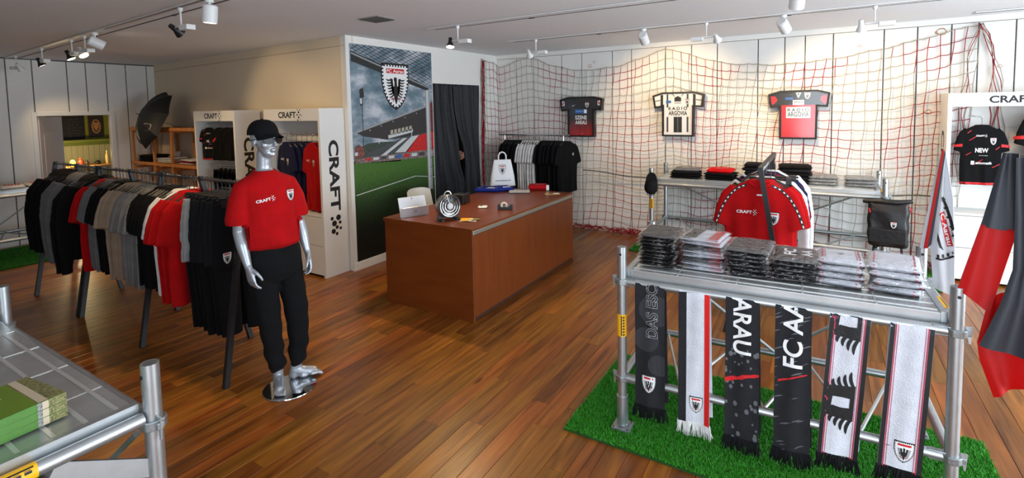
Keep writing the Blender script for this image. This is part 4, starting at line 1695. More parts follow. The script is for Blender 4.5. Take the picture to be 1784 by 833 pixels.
def hand(mb, wrist, d, n, s_, size=1.0, curl=.5):
    """palm plus five separate fingers; d along the hand, n out of the palm, s_ towards the thumb"""
    w = Vector(wrist)
    d, n, s_ = Vector(d).normalized(), Vector(n), Vector(s_)
    s_ = (s_ - d * s_.dot(d)).normalized()
    n2 = d.cross(s_)
    n = n2 if n2.dot(n) > 0 else -n2
    k = size

    def P(a, b, c):
        return w + d * a * k + s_ * b * k + n * c * k
    rings = []
    for a, hw, ht in ((-.01, .026, .020), (.02, .032, .019), (.06, .041, .017), (.092, .042, .014)):
        rings.append([P(a, hw * math.copysign(abs(math.cos(2 * PI * i / 14)) ** .7, math.cos(2 * PI * i / 14)), ht * math.sin(2 * PI * i / 14)) for i in range(14)])
    mb.loft(rings)
    for i, (b, L_) in enumerate(((.031, .070), (.0105, .080), (-.0105, .074), (-.031, .058))):
        pts, rad = [], []
        a, c = .082, 0.0
        ang = 0.10 + .05 * i
        pts.append(P(a, b, c))
        rad.append(.0100 * k)
        for seg, fr in enumerate((.45, .30, .25)):
            a += L_ * fr * math.cos(ang)
            c += L_ * fr * math.sin(ang)
            pts.append(P(a, b * (1 + .12 * seg), c))
            rad.append((.0092, .0084, .0074)[seg] * k)
            ang += curl * (1.0 + .15 * i)
        limb(mb, pts, rad, 10)
    limb(mb, [P(.018, .024, .006), P(.045, .052, .016), P(.072, .062, .026), P(.095, .062, .034)], [.0135 * k, .0115 * k, .0100 * k, .0085 * k], 10)


def head(mb, c, yaw, pitch=0.0, k=1.0):
    """adult head about 0.23 high; local -Y is the face"""
    M = Matrix.Translation(c) @ Matrix.Rotation(yaw, 4, 'Z') @ Matrix.Rotation(pitch, 4, 'X') @ Matrix.Scale(k, 4)
    M3 = M.to_3x3()

    def E_(p, rx, ry, rz, rot=None):
        R_ = M3 @ (rot or Matrix.Identity(3))
        mb.ellipsoid(M @ Vector(p), rx, ry, rz, 18, 12, 0, R_)
    E_((0, .018, .035), .076, .092, .082)          # skull
    E_((0, -.022, -.02), .062, .070, .075)         # face
    E_((0, -.045, -.075), .044, .044, .036)        # jaw
    E_((0, -.078, -.088), .022, .018, .018)        # chin
    E_((0, -.080, .022), .052, .018, .014)         # brow
    E_((0, -.100, -.018), .0105, .018, .024)       # nose
    E_((0, -.112, -.028), .0125, .012, .010)       # nose tip
    E_((0, -.092, -.056), .024, .012, .0065)       # upper lip
    E_((0, -.090, -.066), .020, .012, .0065)       # lower lip
    for s_ in (-1, 1):
        E_((s_ * .042, -.058, -.024), .020, .018, .024)   # cheek
        E_((s_ * .074, .008, -.012), .008, .020, .030)    # ear
        E_((s_ * .030, -.078, .002), .014, .010, .008)    # eye
    return M


MQ = thing('mannequin', 'silver mannequin in black cap, sunglasses, red T-shirt and black joggers', 'mannequin', (-3.13, 2.06, 0), math.radians(77))
mb = MB()


def tor(z, cx_, hx, hy, cy_=0.0, n=24):
    return [Vector((cx_ + hx * math.cos(2 * PI * k / n), cy_ + hy * math.sin(2 * PI * k / n), z)) for k in range(n)]


mb.loft([tor(.84, -.035, .13, .10), tor(.93, -.04, .155, .11), tor(1.05, -.05, .13, .09), tor(1.18, -.062, .145, .10), tor(1.32, -.07, .155, .10), tor(1.42, -.075, .13, .08), tor(1.48, -.078, .08, .06), tor(1.52, -.08, .058, .055)])
limb(mb, [(-.08, .012, 1.46), (-.08, .006, 1.55), (-.078, -.002, 1.63)], [.058, .047, .048])
HM = head(mb, (-.075, -.012, 1.715), .28, .02)
# arms
limb(mb, [(-.190, .0, 1.395), (-.238, .012, 1.28), (-.250, .022, 1.13)], [.045, .045, .037])
limb(mb, [(-.250, .022, 1.13), (-.246, -.015, 1.05), (-.232, -.062, .915)], [.038, .038, .024])
hand(mb, (-.230, -.066, .905), (.10, -.22, -.97), (1, .1, 0), (.2, -1, 0), 1.0, .38)
limb(mb, [(.040, .0, 1.395), (.100, .015, 1.28), (.145, .028, 1.13)], [.045, .045, .037])
limb(mb, [(.145, .028, 1.13), (.155, .005, 1.05), (.165, -.035, .925)], [.038, .038, .024])
hand(mb, (.166, -.038, .915), (.02, -.25, -.97), (-1, .1, 0), (-.2, -1, 0), 1.0, .45)
# legs and feet
for s_, hip, knee, ank, heel, ball, toe in ((-1, (-.115, 0, .90), (-.085, -.02, .50), (-.045, .045, .11), (-.035, .075, .038), (-.085, -.075, .040), (-.105, -.128, .026)), (1, (.04, 0, .90), (.075, -.015, .50), (.082, .045, .11), (.065, .055, .038), (.185, .0, .040), (.235, -.025, .026))):
    limb(mb, [hip, knee], [.060, .050])
    limb(mb, [knee, ((knee[0] + ank[0]) / 2, (knee[1] + ank[1]) / 2 + .01, .33), ank], [.050, .046, .036])
    h, b_, t_ = Vector(heel), Vector(ball), Vector(toe)
    limb(mb, [ank, h], [.036, .032])
    limb(mb, [Vector(ank) * .55 + h * .45, (h + b_) / 2 + Vector((0, 0, .012)), b_], [.036, .034, .030])
    f = (t_ - h)
    f.z = 0
    f.normalize()
    sd_ = Vector((-f.y, f.x, 0))
    for i, (o_, L_, r_) in enumerate(((.027, .055, .0125), (.010, .052, .010), (-.005, .046, .0095), (-.018, .038, .009), (-.029, .028, .0085))):
        o_ = o_ * -s_
        limb(mb, [b_ + sd_ * o_ - f * .01 - Vector((0, 0, .008)), b_ + sd_ * o_ * 1.05 + f * L_ * .6 - Vector((0, 0, .006)), b_ + sd_ * o_ * 1.05 + f * L_ - Vector((0, 0, .016))], [r_ * 1.15, r_, r_ * .85], 10)
    mb.ellipsoid((b_ + h) / 2 - Vector((0, 0, .012)), .04, .04, .02, 12, 8)
body_me = bake(mb, .0052, 4, .5, None, [silver], 'body')
link('body', body_me, MQ)
# base
MB().lathe([(.168, .001), (.172, .004), (.170, .009), (.02, .010)], (.0, -.035, 0), 40).build('base_plate', mat('mirror_chrome', (205, 206, 208), .06, metal=1), MQ, True)
MB().tube((-.02, .06, .01), (-.02, .06, .26), .009).build('support_rod', chrome, MQ, True)
# T-shirt
tm_ = MB()
tm_.loft([tor(1.000, -.045, .150, .105), tor(1.006, -.046, .172, .122), tor(1.030, -.05, .196, .146), tor(1.09, -.055, .194, .142), tor(1.20, -.063, .178, .126), tor(1.32, -.070, .184, .126), tor(1.41, -.075, .186, .112), tor(1.462, -.077, .155, .096), tor(1.498, -.079, .092, .080), tor(1.518, -.08, .068, .066)])
limb(tm_, [(-.165, .0, 1.425), (-.205, .004, 1.405), (-.232, .009, 1.32), (-.248, .015, 1.205)], [.070, .076, .078, .080])
limb(tm_, [(.010, .0, 1.425), (.055, .004, 1.405), (.096, .010, 1.32), (.126, .018, 1.205)], [.070, .076, .078, .080])


def tee_cut(co):
    # flat sleeve ends and soft creases
    x, y, z = co[:, 0].copy(), co[:, 1].copy(), co[:, 2].copy()
    sl = (np.abs(x + .065) > .155) & (z < 1.30)
    z = np.where(sl & (z < 1.185), 1.185 + (z - 1.185) * .15, z)
    cre = .005 * np.sin(30 * x + 9 * z) * np.clip((1.4 - z) / .3, 0, 1) + .004 * np.sin(55 * z + 12 * x) * np.clip((1.15 - z) / .12, 0, 1)
    rr = np.sqrt((x + .065) ** 2 + y ** 2) + 1e-6
    x += cre * (x + .065) / rr
    y += cre * y / rr
    return np.stack([x, y, z], 1)


fMR = fabric('mannequin_red', (170, 6, 11))
tee_me = bake(tm_, .007, 4, .5, tee_cut, [fMR], 't_shirt')
tee_o = link('t_shirt', tee_me, MQ)
tb = bvh_of(tee_me)
Decal().put(CRAFT_W, 0, 0, .088).build('chest_logo', project_map(tb, (-.135, 0, 1.335), (.98, 0, .16), (-.16, 0, .98), (0, -1, 0)), tee_o, maxlen=.02)
Decal().put(CREST_S, 0, 0, .080).build('club_crest', project_map(tb, (.045, 0, 1.345), (1, 0, 0), (0, 0, 1), (0, -1, 0)), tee_o, maxlen=.02)
MB().path([(-.08 + .066 * math.cos(a), .002 + .062 * math.sin(a), 1.512 + .012 * math.sin(a)) for a in [2 * PI * k / 28 for k in range(28)]], .008, 8, 0, True).build('collar', fMR, tee_o, True)
# joggers
pm_ = MB()
pm_.loft([tor(1.03, -.047, .150, .105), tor(1.00, -.046, .168, .118), tor(.92, -.042, .178, .125), tor(.82, -.037, .172, .116), tor(.775, -.034, .150, .095)])
limb(pm_, [(-.122, 0, .82), (-.108, -.012, .55), (-.088, .0, .36), (-.068, .02, .22), (-.052, .035, .165), (-.048, .042, .135)], [.088, .076, .064, .060, .057, .043], 20)
limb(pm_, [(.048, 0, .82), (.078, -.010, .55), (.090, .005, .36), (.090, .022, .22), (.086, .035, .160), (.083, .042, .130)], [.088, .078, .067, .063, .060, .043], 20)


def jog(co):
    x, y, z = co[:, 0].copy(), co[:, 1].copy(), co[:, 2]
    s_ = .0055 * np.sin(46 * z + 9 * x + 5 * y) * (np.exp(-((z - .22) / .11) ** 2) + .4) + .004 * np.sin(38 * x + 6 * z)
    return np.stack([x + s_ * .6, y - s_, z], 1)


jog_me = bake(pm_, .008, 4, .5, jog, [fabric('jogger_black', (15, 15, 17))], 'joggers')
link('joggers', jog_me, MQ)
# cap
cm = MB()
capb = fabric('cap_black', (13, 13, 15))
H3 = HM @ Matrix.Translation((0, 0, .012)) @ Matrix.Rotation(-.04, 4, 'X')
rings = []
for i in range(9):
    a = (PI / 2) * i / 8 * .985
    rings.append([H3 @ Vector((.090 * math.cos(a) ** .75 * math.cos(2 * PI * k / 28), .012 + .108 * math.cos(a) ** .75 * math.sin(2 * PI * k / 28), .028 + .100 * math.sin(a))) for k in range(28)])
cap_o = cm.loft(rings).build('cap', capb, MQ, True, 60)


def brim(u, v):
    a = -PI + PI * (.10 + .80 * u)
    r0 = Vector((.089 * math.cos(a), .012 + .107 * math.sin(a), .030))
    out = Vector((.080 * math.cos(a), .012 + .172 * math.sin(a), .016 - .026 * abs(math.cos(a)) ** 1.5))
    return H3 @ r0.lerp(out, v)


MB().sheet(24, 6, brim, .004).build('brim', capb, cap_o, True, 60)
MB().ellipsoid(H3 @ Vector((0, .012, .128)), .008, .008, .005, 10, 6).build('button', capb, cap_o, True)
# sunglasses
gm = mat('sunglass_black', (6, 6, 7), .30, spec=.25)
sg = MB()
for s_ in (-1, 1):
    pts = [(.010, .020), (.062, .022), (.070, .008), (.066, -.010), (.054, -.022), (.034, -.027), (.018, -.020), (.010, -.004)]
    outl = [(s_ * x, z) for x, z in pts]
    if s_ < 0:
        outl = outl[::-1]
    sg.prism(outl, lambda x, z, o: HM @ Vector((x, -.103 + 1.0 * abs(x) ** 1.5 - o, z + .006)), .004)
    sg.path([HM @ Vector((s_ * .064, -.078, .012)), HM @ Vector((s_ * .080, -.03, .012)), HM @ Vector((s_ * .081, .02, .005))], .003, 6)
sg.path([HM @ Vector((-.014, -.104, .014)), HM @ Vector((0, -.108, .018)), HM @ Vector((.014, -.104, .014))], .003, 6)
sg.build('sunglasses', gm, MQ)
# ================================================================== SCARVES ON THE FRONT RAIL
def world_of(o, p):
    return o.matrix_world @ Vector(p)


TA_M = Matrix.Translation((-.96, 2.745, .014)) @ Matrix.Rotation(math.radians(2.45), 4, 'Z')
sc_black = fabric('scarf_black', (18, 18, 20), .12, .9, .35, 160)
sc_char = fabric('scarf_charcoal', (36, 36, 39), .12, .85, .2, 160)
sc_white = fabric('scarf_white', (206, 208, 216), .08, .9, .4, 130)
spl = mat('scarf_splash', (92, 94, 98), .85)


def scarf(label, xl, W, zb, base, art, fringe_m, seed, tilt=0.0, back=True):
    """hangs over the front rail; local x across, z down from the rail top"""
    t = thing('scarf', label, 'scarf', TA_M @ Vector((xl, 0, .866)), math.radians(2.45))
    r = .0255
    L_ = .866 - zb

    def wav(x, s):
        return .0045 * math.sin(9 * s + seed) * s + .004 * math.sin(34 * x + seed * 2) * (s / .6) + .003 * math.sin(60 * x + 3 * s)

    def pos(x, s, front=True):
        """s: distance along the cloth from the top of the rail"""
        q = PI / 2 * r
        if s < q:
            a = s / r
            y, z = r * math.sin(a), r * math.cos(a)
        else:
            y, z = r, -(s - q)
        y = -y if front else y
        xx = x * (1 + .03 * s) + tilt * s
        w_ = wav(x, max(0, s - q))
        return Vector((xx, y - (w_ if front else -w_) - (.0 if front else 0), z))
    S = L_ + PI / 2 * r
    MB().sheet(18, 40, lambda u, v: pos((u - .5) * W, v * S), .003).build('front_panel', base, t, True, 60)
    if back:
        MB().sheet(10, 24, lambda u, v: pos((.5 - u) * W * .97, v * S * .97, False) + Vector((.012 * v, 0, 0)), .003).build('rear_panel', base, t, True, 60)
    # fringe strands
    rr = random.Random(seed)
    n = 64
    fr = MB()
    for k in range(n):
        x = (k / (n - 1) - .5) * W
        p = pos(x, S)
        e = Vector((rr.uniform(-.012, .012) + x * .12, rr.uniform(-.012, .004), -rr.uniform(.050, .078)))
        m_ = p + e * .5 + Vector((rr.uniform(-.005, .005), 0, 0))
        fr.path([p + Vector((0, 0, .006)), m_, p + e], [.0040, .0036, .0022], 5)
    tag(fr.build('fringe', fringe_m, t, True, 0), kind='stuff')
    d = Decal()
    art(d, W, S)
    d.clip(-W / 2 + .0005, W / 2 - .0005, -S, -PI / 2 * r * .2)
    d.build('pattern', lambda x, y, o: pos(x, -y) + Vector((0, -o - .0036, 0)), t, maxlen=.03)
    return t


def art_das(d, W, S):
    for x, y, r in ((.03, -.16, .09), (-.02, -.33, .07), (.05, -.47, .06)):
        d.disc(x, y, r, mat('scarf_tone', (44, 44, 48), .85), 0, 20)
    d.text('DAS ESC', mat('outline_grey', (158, 158, 162), .7), .012, -.165, .30, .064, 1, .035, PI / 2)
    d.text('DAS ESC', sc_char, .012, -.165, .2952, .0594, 2, .0, PI / 2)
    d.put(CREST_S, -.005, S * -1 + .135, .105, layer=1)


def art_tri(d, W, S):
    d.rect(-W / 2, -W / 2 + W * .26, -S, 0, sc_char, 0)
    d.rect(W / 2 - W * .17, W / 2, -S, 0, mat('scarf_red', (204, 18, 14), .85), 0)
    d.put(CREST_S, .012, -S + .105, .09, layer=1)


def splashes(d, W, S, seed, n, streak):
    rr = random.Random(seed)
    for k in range(n):
        x, y = rr.uniform(-W / 2, W / 2), -rr.uniform(.26 if not streak else .02, S)
        a = rr.uniform(.2, .5)
        r = rr.uniform(.003, .011)
        if streak:
            d.poly([(x - 2 * r, y - r), (x + r, y + .2 * r), (x + 3 * r, y + 1.4 * r), (x + r, y + r), (x - r, y)], spl, 0)
        else:
            d.disc(x, y, r, spl, 0, 9, r * 1.4)


def brush(d, W, y0, y1, m, w):
    rr = random.Random(5)
    n = 8
    up, dn = [], []
    for k in range(n + 1):
        x = -W / 2 + W * k / n
        y = y0 + (y1 - y0) * k / n
        up.append((x, y + w * rr.uniform(.3, 1)))
        dn.append((x, y - w * rr.uniform(.3, 1)))
    d.poly(up + dn[::-1], m, 1)


def art_arau(d, W, S):
    splashes(d, W, S, 4, 42, False)
    d.text('ARAU', WHITE, .0, -.155, .30, .085, 2, .02, -PI / 2)
    brush(d, W, -.455, -.40, RED, .014)


def art_fcaa(d, W, S):
    splashes(d, W, S, 9, 40, True)
    d.text('FC AA', WHITE, .0, -.15, .34, .085, 2, .02, PI / 2)
    brush(d, W * .8, -.40, -.345, RED, .006)


def side_stripes(d, W, S):
    d.rect(-W / 2, -W / 2 + .018, -S, 0, BLACK, 0)
    d.rect(W / 2 - .018, W / 2, -S, 0, BLACK, 0)
    for s_ in (-1, 1):
        d.rect(s_ * (W / 2 - .0215) - .0025, s_ * (W / 2 - .0215) + .0025, -S, 0, PINK, 1)
        d.rect(s_ * (W / 2 - .030) - .0012, s_ * (W / 2 - .030) + .0012, -S, 0, PINK, 1)


def art_eagle(d, W, S):
    x1 = W / 2 - .033
    for yc in (-.045, -.44):
        e = Decal()
        for s_ in (-1, 1):
            e.poly([(x1, s_ * .022), (x1 - .05, s_ * .026), (x1 - .085, s_ * .022), (x1 - .112, s_ * .045), (x1 - .100, s_ * .075), (x1, s_ * .088)], BLACK)
            for k in range(5):
                fx = x1 - .006 - k * .0225
                e.poly(feather(fx, s_ * (.076 - .004 * k), fx - .012, s_ * (.158 - .016 * k), .0115, s_ * .010), BLACK)
        e.poly([(x1, -.035), (x1, .035), (x1 - .018, .03), (x1 - .018, -.03)], BLACK)
        e.poly([(x1 - .112, .045), (x1 - .085, .035), (x1 - .09, -.035), (x1 - .112, -.045), (x1 - .116, -.02), (x1 - .104, 0), (x1 - .116, .02)], BLACK)
        e.line((x1 - .118, .018), (x1 - .104, .002), .006, PINK, 1)
        d.put(e, 0, yc, 1.0, layer=1)
    side_stripes(d, W, S)


def art_plain(d, W, S):
    side_stripes(d, W, S)
    d.put(CREST_S, .012, -S + .09, .10, layer=1)


scarf('charcoal scarf with outlined lettering and small crest by the left post', .165, .162, .185, sc_char, art_das, sc_black, 1)
scarf('white scarf with black and red edge stripes and white fringe', .40, .158, .165, sc_white, art_tri, fW, 2)
scarf('black scarf with white ARAU lettering and red brush stroke', .635, .158, .145, sc_char, art_arau, sc_black, 3)
scarf('black speckled scarf with white FC AA lettering', .862, .156, .150, sc_char, art_fcaa, sc_black, 4)
scarf('white knitted scarf with large black eagle wings', 1.095, .160, .190, sc_white, art_eagle, sc_black, 5, -.06)
scarf('plain white knitted scarf with crest by the right post', 1.325, .158, .205, sc_white, art_plain, sc_black, 6, -.05)

# ================================================================== BAGGED SCARF STACKS ON THE DECK
film = plastic_film('bag_film', refl=.24, bump=1.0, bscale=42)


def pillow(W, D, H, n=14, p=.35, seed=0, amp=.0):
    """soft folded slab"""
    def surf(sg):
        def fn(u, v):
            x, y = (u - .5) * 2, (v - .5) * 2
            e = (max(0, 1 - abs(x) ** 5) ** p) * (max(0, 1 - abs(y) ** 5) ** p)
            z = sg * H / 2 * e
            if amp:
                z += amp * noise.noise(Vector((x * 3 + seed, y * 3, seed))) * e * sg
            return Vector((x * W / 2, y * D / 2, z + H / 2))
        return fn
    mb_ = MB()
    mb_.sheet(n, n, surf(1))
    f = surf(-1)
    mb_.sheet(n, n, lambda u, v: f(1 - u, v))
    return mb_


def pack_meshes(key, W, D, H, seed):
    a = pillow(W, D, H, 14, .30, seed, .002).mesh('folded_scarf', WHITE, True, 0)
    b_ = pillow(W * 1.10, D * 1.06, H * 1.12, 16, .28, seed + 3, .006).mesh('plastic_bag', film, True, 0)
    return a, b_


def pack(label, group, am, bmesh_, m, loc, rz, tilt=(0, 0), deco=None):
    t = thing('bagged_scarf', label, 'packaged scarf', loc, rz, group)
    t.rotation_euler = (tilt[0], tilt[1], rz)
    o = link('folded_scarf', am, t)
    o.material_slots[0].link = 'OBJECT'
    o.material_slots[0].material = m
    link('plastic_bag', bmesh_, t)
    if deco:
        deco(t)
    return t


DZ_ = .962
rk = random.Random(21)


def stack(n, xl, yl, W, D, H, m, label, group, deco=None, jit=.10, toplabel=None, topdeco=None, topang=0.0):
    am, bm_ = pack_meshes(0, W, D, H, rk.randrange(50))
    for k in range(n):
        c = TA_M @ Vector((xl + rk.uniform(-.006, .006), yl + rk.uniform(-.006, .006), 0))
        last = k == n - 1
        pack(toplabel if (last and toplabel) else label, None if (last and toplabel) else group, am, bm_, m if not isinstance(m, list) else m[k % len(m)], (c.x, c.y, DZ_ + k * H * .97), rk.uniform(-jit, jit) + (topang if last else 0), (rk.uniform(-.02, .02), rk.uniform(-.02, .02)), topdeco if (last and topdeco) else deco)


def deco_tri(t):
    W, D, H = .215, .27, .0235
    d = Decal()
    sr = random.Random(t.name)
    flip = sr.random() < .5
    d.rect(-.09, -.02, -D / 2 * .88, D / 2 * .8, BLACK if not flip else sc_char)
    d.rect(.045, .095, -D / 2 * .88, D / 2 * .8, RED)
    d.build('stripes', lambda x, y, o: Vector((x, y, H * 1.01 + o)), t)
    MB().box(.035, .096, -D / 2 * .93, -D / 2 * .80, H * .25, H * .8).build('red_edge', RED, t)
    MB().box(-.095, -.05, -D / 2 * .93, -D / 2 * .80, H * .25, H * .8).build('black_edge', BLACK, t)


def deco_white(t):
    W, D, H = .20, .25, .036
    d = Decal()
    for s_ in (-1, 1):
        d.rect(s_ * .080 - .004, s_ * .080 + .004, -D / 2 * .80, D / 2 * .8, PINK)
        d.rect(s_ * .068 - .0015, s_ * .068 + .0015, -D / 2 * .80, D / 2 * .8, PINK)
    d.build('stripes', lambda x, y, o: Vector((x, y, H * 1.005 + o)), t)
    for s_ in (-1, 1):
        MB().box(s_ * .08 - .004, s_ * .08 + .004, -D / 2 * .95, -D / 2 * .80, H * .2, H * .8).build('edge_stripe', PINK, t)
    MB().box(-.098, .098, -D / 2 * .90, D / 2 * .5, .0005, .004).build('dark_fold', BLACK, t)


def deco_white_top(t):
    deco_white(t)
    d = Decal()
    n = 18
    for k in range(n):
        if k % 9 != 4:
            a, b_ = math.radians(20 + 140 * k / n), math.radians(20 + 140 * (k + 1) / n)
            d.line((.045 * math.cos(a), -.02 + .045 * math.sin(a)), (.045 * math.cos(b_), -.02 + .045 * math.sin(b_)), .003, GREY, 0)
    d.put(eagle(GREY, GREY), 0, 0, .06)
    d.build('printed_emblem', lambda x, y, o: Vector((x, y, .0364 + o)), t)


def deco_fc(t):
    d = Decal()
    d.text('FC', WHITE, -.03, .0, .12, .06, 0, .03, PI / 2)
    d.text('AA', WHITE, .05, .0, .12, .05, 0, .03, PI / 2)
    d.build('lettering', lambda x, y, o: Vector((x, y, .0270 + o)), t)


stack(9, .175, .255, .205, .28, .0215, sc_black, 'black folded scarf in clear plastic in the tallest stack', 'bagged black scarves on the deck')
stack(8, .415, .285, .215, .27, .0235, [sc_white, sc_white, sc_char], 'black white and red folded scarf in clear plastic', 'bagged tricolour scarves on the deck', deco_tri)
stack(6, .645, .29, .205, .27, .026, sc_char, 'charcoal folded scarf in shiny plastic between tricolour and lettered stacks', 'bagged charcoal scarves on the deck')
stack(5, .868, .30, .205, .28, .026, sc_char, 'charcoal folded scarf under the lettered one', 'bagged scarves under the lettered one', None, .10, 'bagged charcoal scarf with white lettering topping its stack', deco_fc)
stack(4, 1.075, .31, .20, .25, .036, sc_white, 'white folded scarf with red lines in the stack beside the lettered one', 'bagged white scarves in the inner stack', deco_white, .12, 'white bagged scarf with grey emblem topping the inner stack', deco_white_top)
stack(4, 1.300, .30, .21, .25, .038, sc_white, 'white folded scarf with red lines in the stack by the right end', 'bagged white scarves in the end stack', deco_white, .14, 'white bagged scarf with grey emblem topping the end stack', deco_white_top, -.10)

# ================================================================== FOLDED CLOTHES
def folded(label, group, loc, rz, W, D, H, m, name='folded_shirt', cat='folded clothes', deco=None, bag=False):
    t = thing(name, label, cat, loc, rz, group)
    sd_ = random.Random(str(loc)).randrange(90)
    pillow(W, D, H, 14, .14, sd_, .004).build('fabric', m, t, True, 0)
    # visible fold line layers on the sides
    MB().box(-W * .49, W * .49, -D * .49, D * .49, H * .46, H * .52).build('fold', m, t)
    if bag:
        pillow(W * 1.08, D * 1.06, H * 1.15, 16, .25, sd_ + 2, .008).build('plastic_bag', film, t, True, 0)
    if deco:
        deco(t, W, D, H)
    return t


DB = .962


def deco_collar(m_):
    def fn(t, W, D, H):
        d = Decal()
        d.poly([(-W * .30, D * .42), (W * .30, D * .42), (W * .36, -D * .15), (0, -D * .42), (-W * .36, -D * .15)], m_)
        d.put(CRAFT_W, .0, -.02, .12, layer=1)
        d.build('front_print', lambda x, y, o: Vector((x, y, H * 1.0 + .001 + o)), t)
    return fn


def backtop(px, py, z=.97):
    return onZ(px, py, z)


for k in range(3):
    folded('black folded trousers under the grey shirt on the long back table', 'folded trousers under the grey shirt', (-1.47, 6.68, DB + .028 * k), .05 * k, .36, .30, .029, fB)
folded('grey folded shirt on black trousers on the long back table', None, (-1.46, 6.69, DB + .085), .1, .32, .26, .04, fG, deco=deco_collar(fG2))
for k in range(3):
    folded('black folded trousers under the red shirt on the long back table', 'folded trousers under the red shirt', (-1.05, 6.68, DB + .028 * k), -.06 * k, .36, .30, .029, fB)
folded('red folded shirt on black trousers on the long back table', None, (-1.05, 6.69, DB + .085), -.05, .30, .27, .05, fabric('bright_red', (212, 16, 20)), deco=deco_collar(fabric('bright_red', (212, 16, 20))))
for j, x in enumerate((-.62, -.25)):
    for k in range(5):
        folded('black folded hoodie in the ' + ('stack beside the red shirt' if j == 0 else 'stack behind the jersey rack'), 'black hoodies stack %s' % ('one' if j == 0 else 'two'), (x + .01 * ((k * 7) % 3 - 1), 6.72, DB + .042 * k), .07 * ((k * 5) % 3 - 1), .34, .30, .044, fB2 if k % 2 else fB)
silver_bag = mat('grey_bag_fabric', (122, 124, 126), .5, bump=.5, bscale=40)
for j, x in enumerate((.03, .38)):
    for k in range(3):
        folded('grey shirt in shiny plastic in the ' + ('stack next to the jersey rack' if j == 0 else 'stack next to the backpack'), 'bagged grey shirts stack %s' % ('one' if j == 0 else 'two'), (x, 6.70, DB + .036 * k), .05 * (k - 1), .29, .26, .036, silver_bag, bag=True)
# left wall table
def deco_fan(t, W, D, H):
    d = Decal()
    for k in range(5):
        d.line((-W * .3 + k * W * .14, -D * .3), (-W * .22 + k * W * .14, D * .3), .02, RED)
    d.line((-W * .35, 0), (W * .35, .03), .015, RED, 1)
    d.build('red_print', lambda x, y, o: Vector((x, y, H + .001 + o)), t)


for k, y in enumerate((1.42, 1.68, 1.93, 2.18, 2.44)):
    folded('white folded shirt with red print on the table by the panelled wall', 'folded shirts on the wall table', (-9.10, y, DB), PI / 2 + .08 * (k % 3 - 1), .23, .30, .05, fW, deco=deco_fan)
# pine shelf contents
for k in range(3):
    folded('black folded garment on the middle board of the pine shelf', 'black garments on the pine shelf', (-9.62 + .02 * k, 4.08, 1.124 + .036 * k), .05 * k, .42, .30, .037, fB)
for k in range(3):
    folded('white and red folded scarf beside the black garments on the pine shelf', 'white folded scarves on the pine shelf', (-8.98, 4.08, 1.124 + .026 * k), .06 * k, .42, .28, .027, fW if k < 2 else sc_white, deco=deco_fan if k == 2 else None)
for k in range(3):
    folded('striped white and dark folded scarf at the right of the pine shelf', 'striped scarves on the pine shelf', (-8.28, 4.08, 1.124 + .024 * k), -.05 * k, .44, .28, .025, sc_white if k % 2 == 0 else fR2)
tc_ = thing('price_card', 'small white price card leaning on the folded scarves on the pine shelf', 'card', (-8.99, 4.16, 1.206))
MB().box(-.06, .06, -.004, .004, 0, .085, 0, Matrix.Rotation(-.3, 4, 'X')).build('card', WHITE, tc_)
MB().box(-.05, .05, .0, .05, .0, .003).build('foot', WHITE, tc_)

# ================================================================== COUNTER TOP OBJECTS
Zc = CZ
p = onZ(722, 377, Zc)
tb_ = thing('tablet_computer', 'silver tablet computer on its kickstand on the counter', 'tablet', (p.x, p.y, Zc), math.atan2(3.87 - 3.60, -3.37 + 3.48) )
tabm = mat('tablet_silver', (198, 200, 204), .3, metal=.5)
T1 = Matrix.Rotation(math.radians(-18), 4, 'X')
MB().box(-.145, .145, -.005, .005, 0, .20, 0, T1).build('body', tabm, tb_, bevel=.003)
MB().box(-.145, .145, -.003, .003, -.098, 0.002, 0, Matrix.Translation((0, -.034, .100)) @ Matrix.Rotation(math.radians(12), 4, 'X')).build('kickstand', tabm, tb_, bevel=.002)
MB().box(-.138, .138, .005, .007, .008, .192, 0, T1).build('screen', mat('screen_black', (10, 12, 16), .15), tb_)
td_ = Decal()
for sx_ in (-1, 1):
    for sz_ in (-1, 1):
        td_.rect(sx_ * .009 - .0075, sx_ * .009 + .0075, sz_ * .009 - .0075, sz_ * .009 + .0075, GREY)
Kst = Matrix.Translation((0, -.034, .100)) @ Matrix.Rotation(math.radians(12), 4, 'X')
td_.build('emblem', lambda x, y, o: Kst @ Vector((x, -.003 - o, -.045 + y)), tb_)
MB().tube(T1 @ Vector((0, -.005, .18)), T1 @ Vector((0, -.007, .18)), .006).build('camera_lens', BLACK, tb_)
# drum fan
p = onZ(781, 382, Zc)
fan = thing('desk_fan', 'retro silver metal drum fan standing on the counter', 'fan', (p.x, p.y, Zc), 0)
fdir = Vector((.82, -.45, .12)).normalized()
FM = Matrix.Translation((0, 0, .128)) @ fdir.to_track_quat('Z', 'Y').to_matrix().to_4x4()
fan_m = mat('fan_metal', (150, 148, 144), .32, metal=.9)
MB().lathe([(.108, -.055), (.112, -.05), (.112, .05), (.108, .056), (.104, .05), (.104, -.05)], (0, 0, 0), 32, 0, FM).build('drum', fan_m, fan, True)
MB().lathe([(.030, .052), (.030, .060), (.024, .064), (.001, .065)], (0, 0, 0), 20, 0, FM).build('hub', mat('fan_hub', (206, 206, 206), .4), fan, True)
gr = MB()
for k in range(26):
    a = 2 * PI * k / 26
    gr.path([FM @ Vector((.028 * math.cos(a), .028 * math.sin(a), .056)), FM @ Vector((.104 * math.cos(a + .1), .104 * math.sin(a + .1), .052))], .0011, 4)
for r_ in (.05, .075, .098):
    gr.path([FM @ Vector((r_ * math.cos(2 * PI * k / 30), r_ * math.sin(2 * PI * k / 30), .055)) for k in range(30)], .0012, 4, 0, True)
gr.build('grille', chrome, fan)
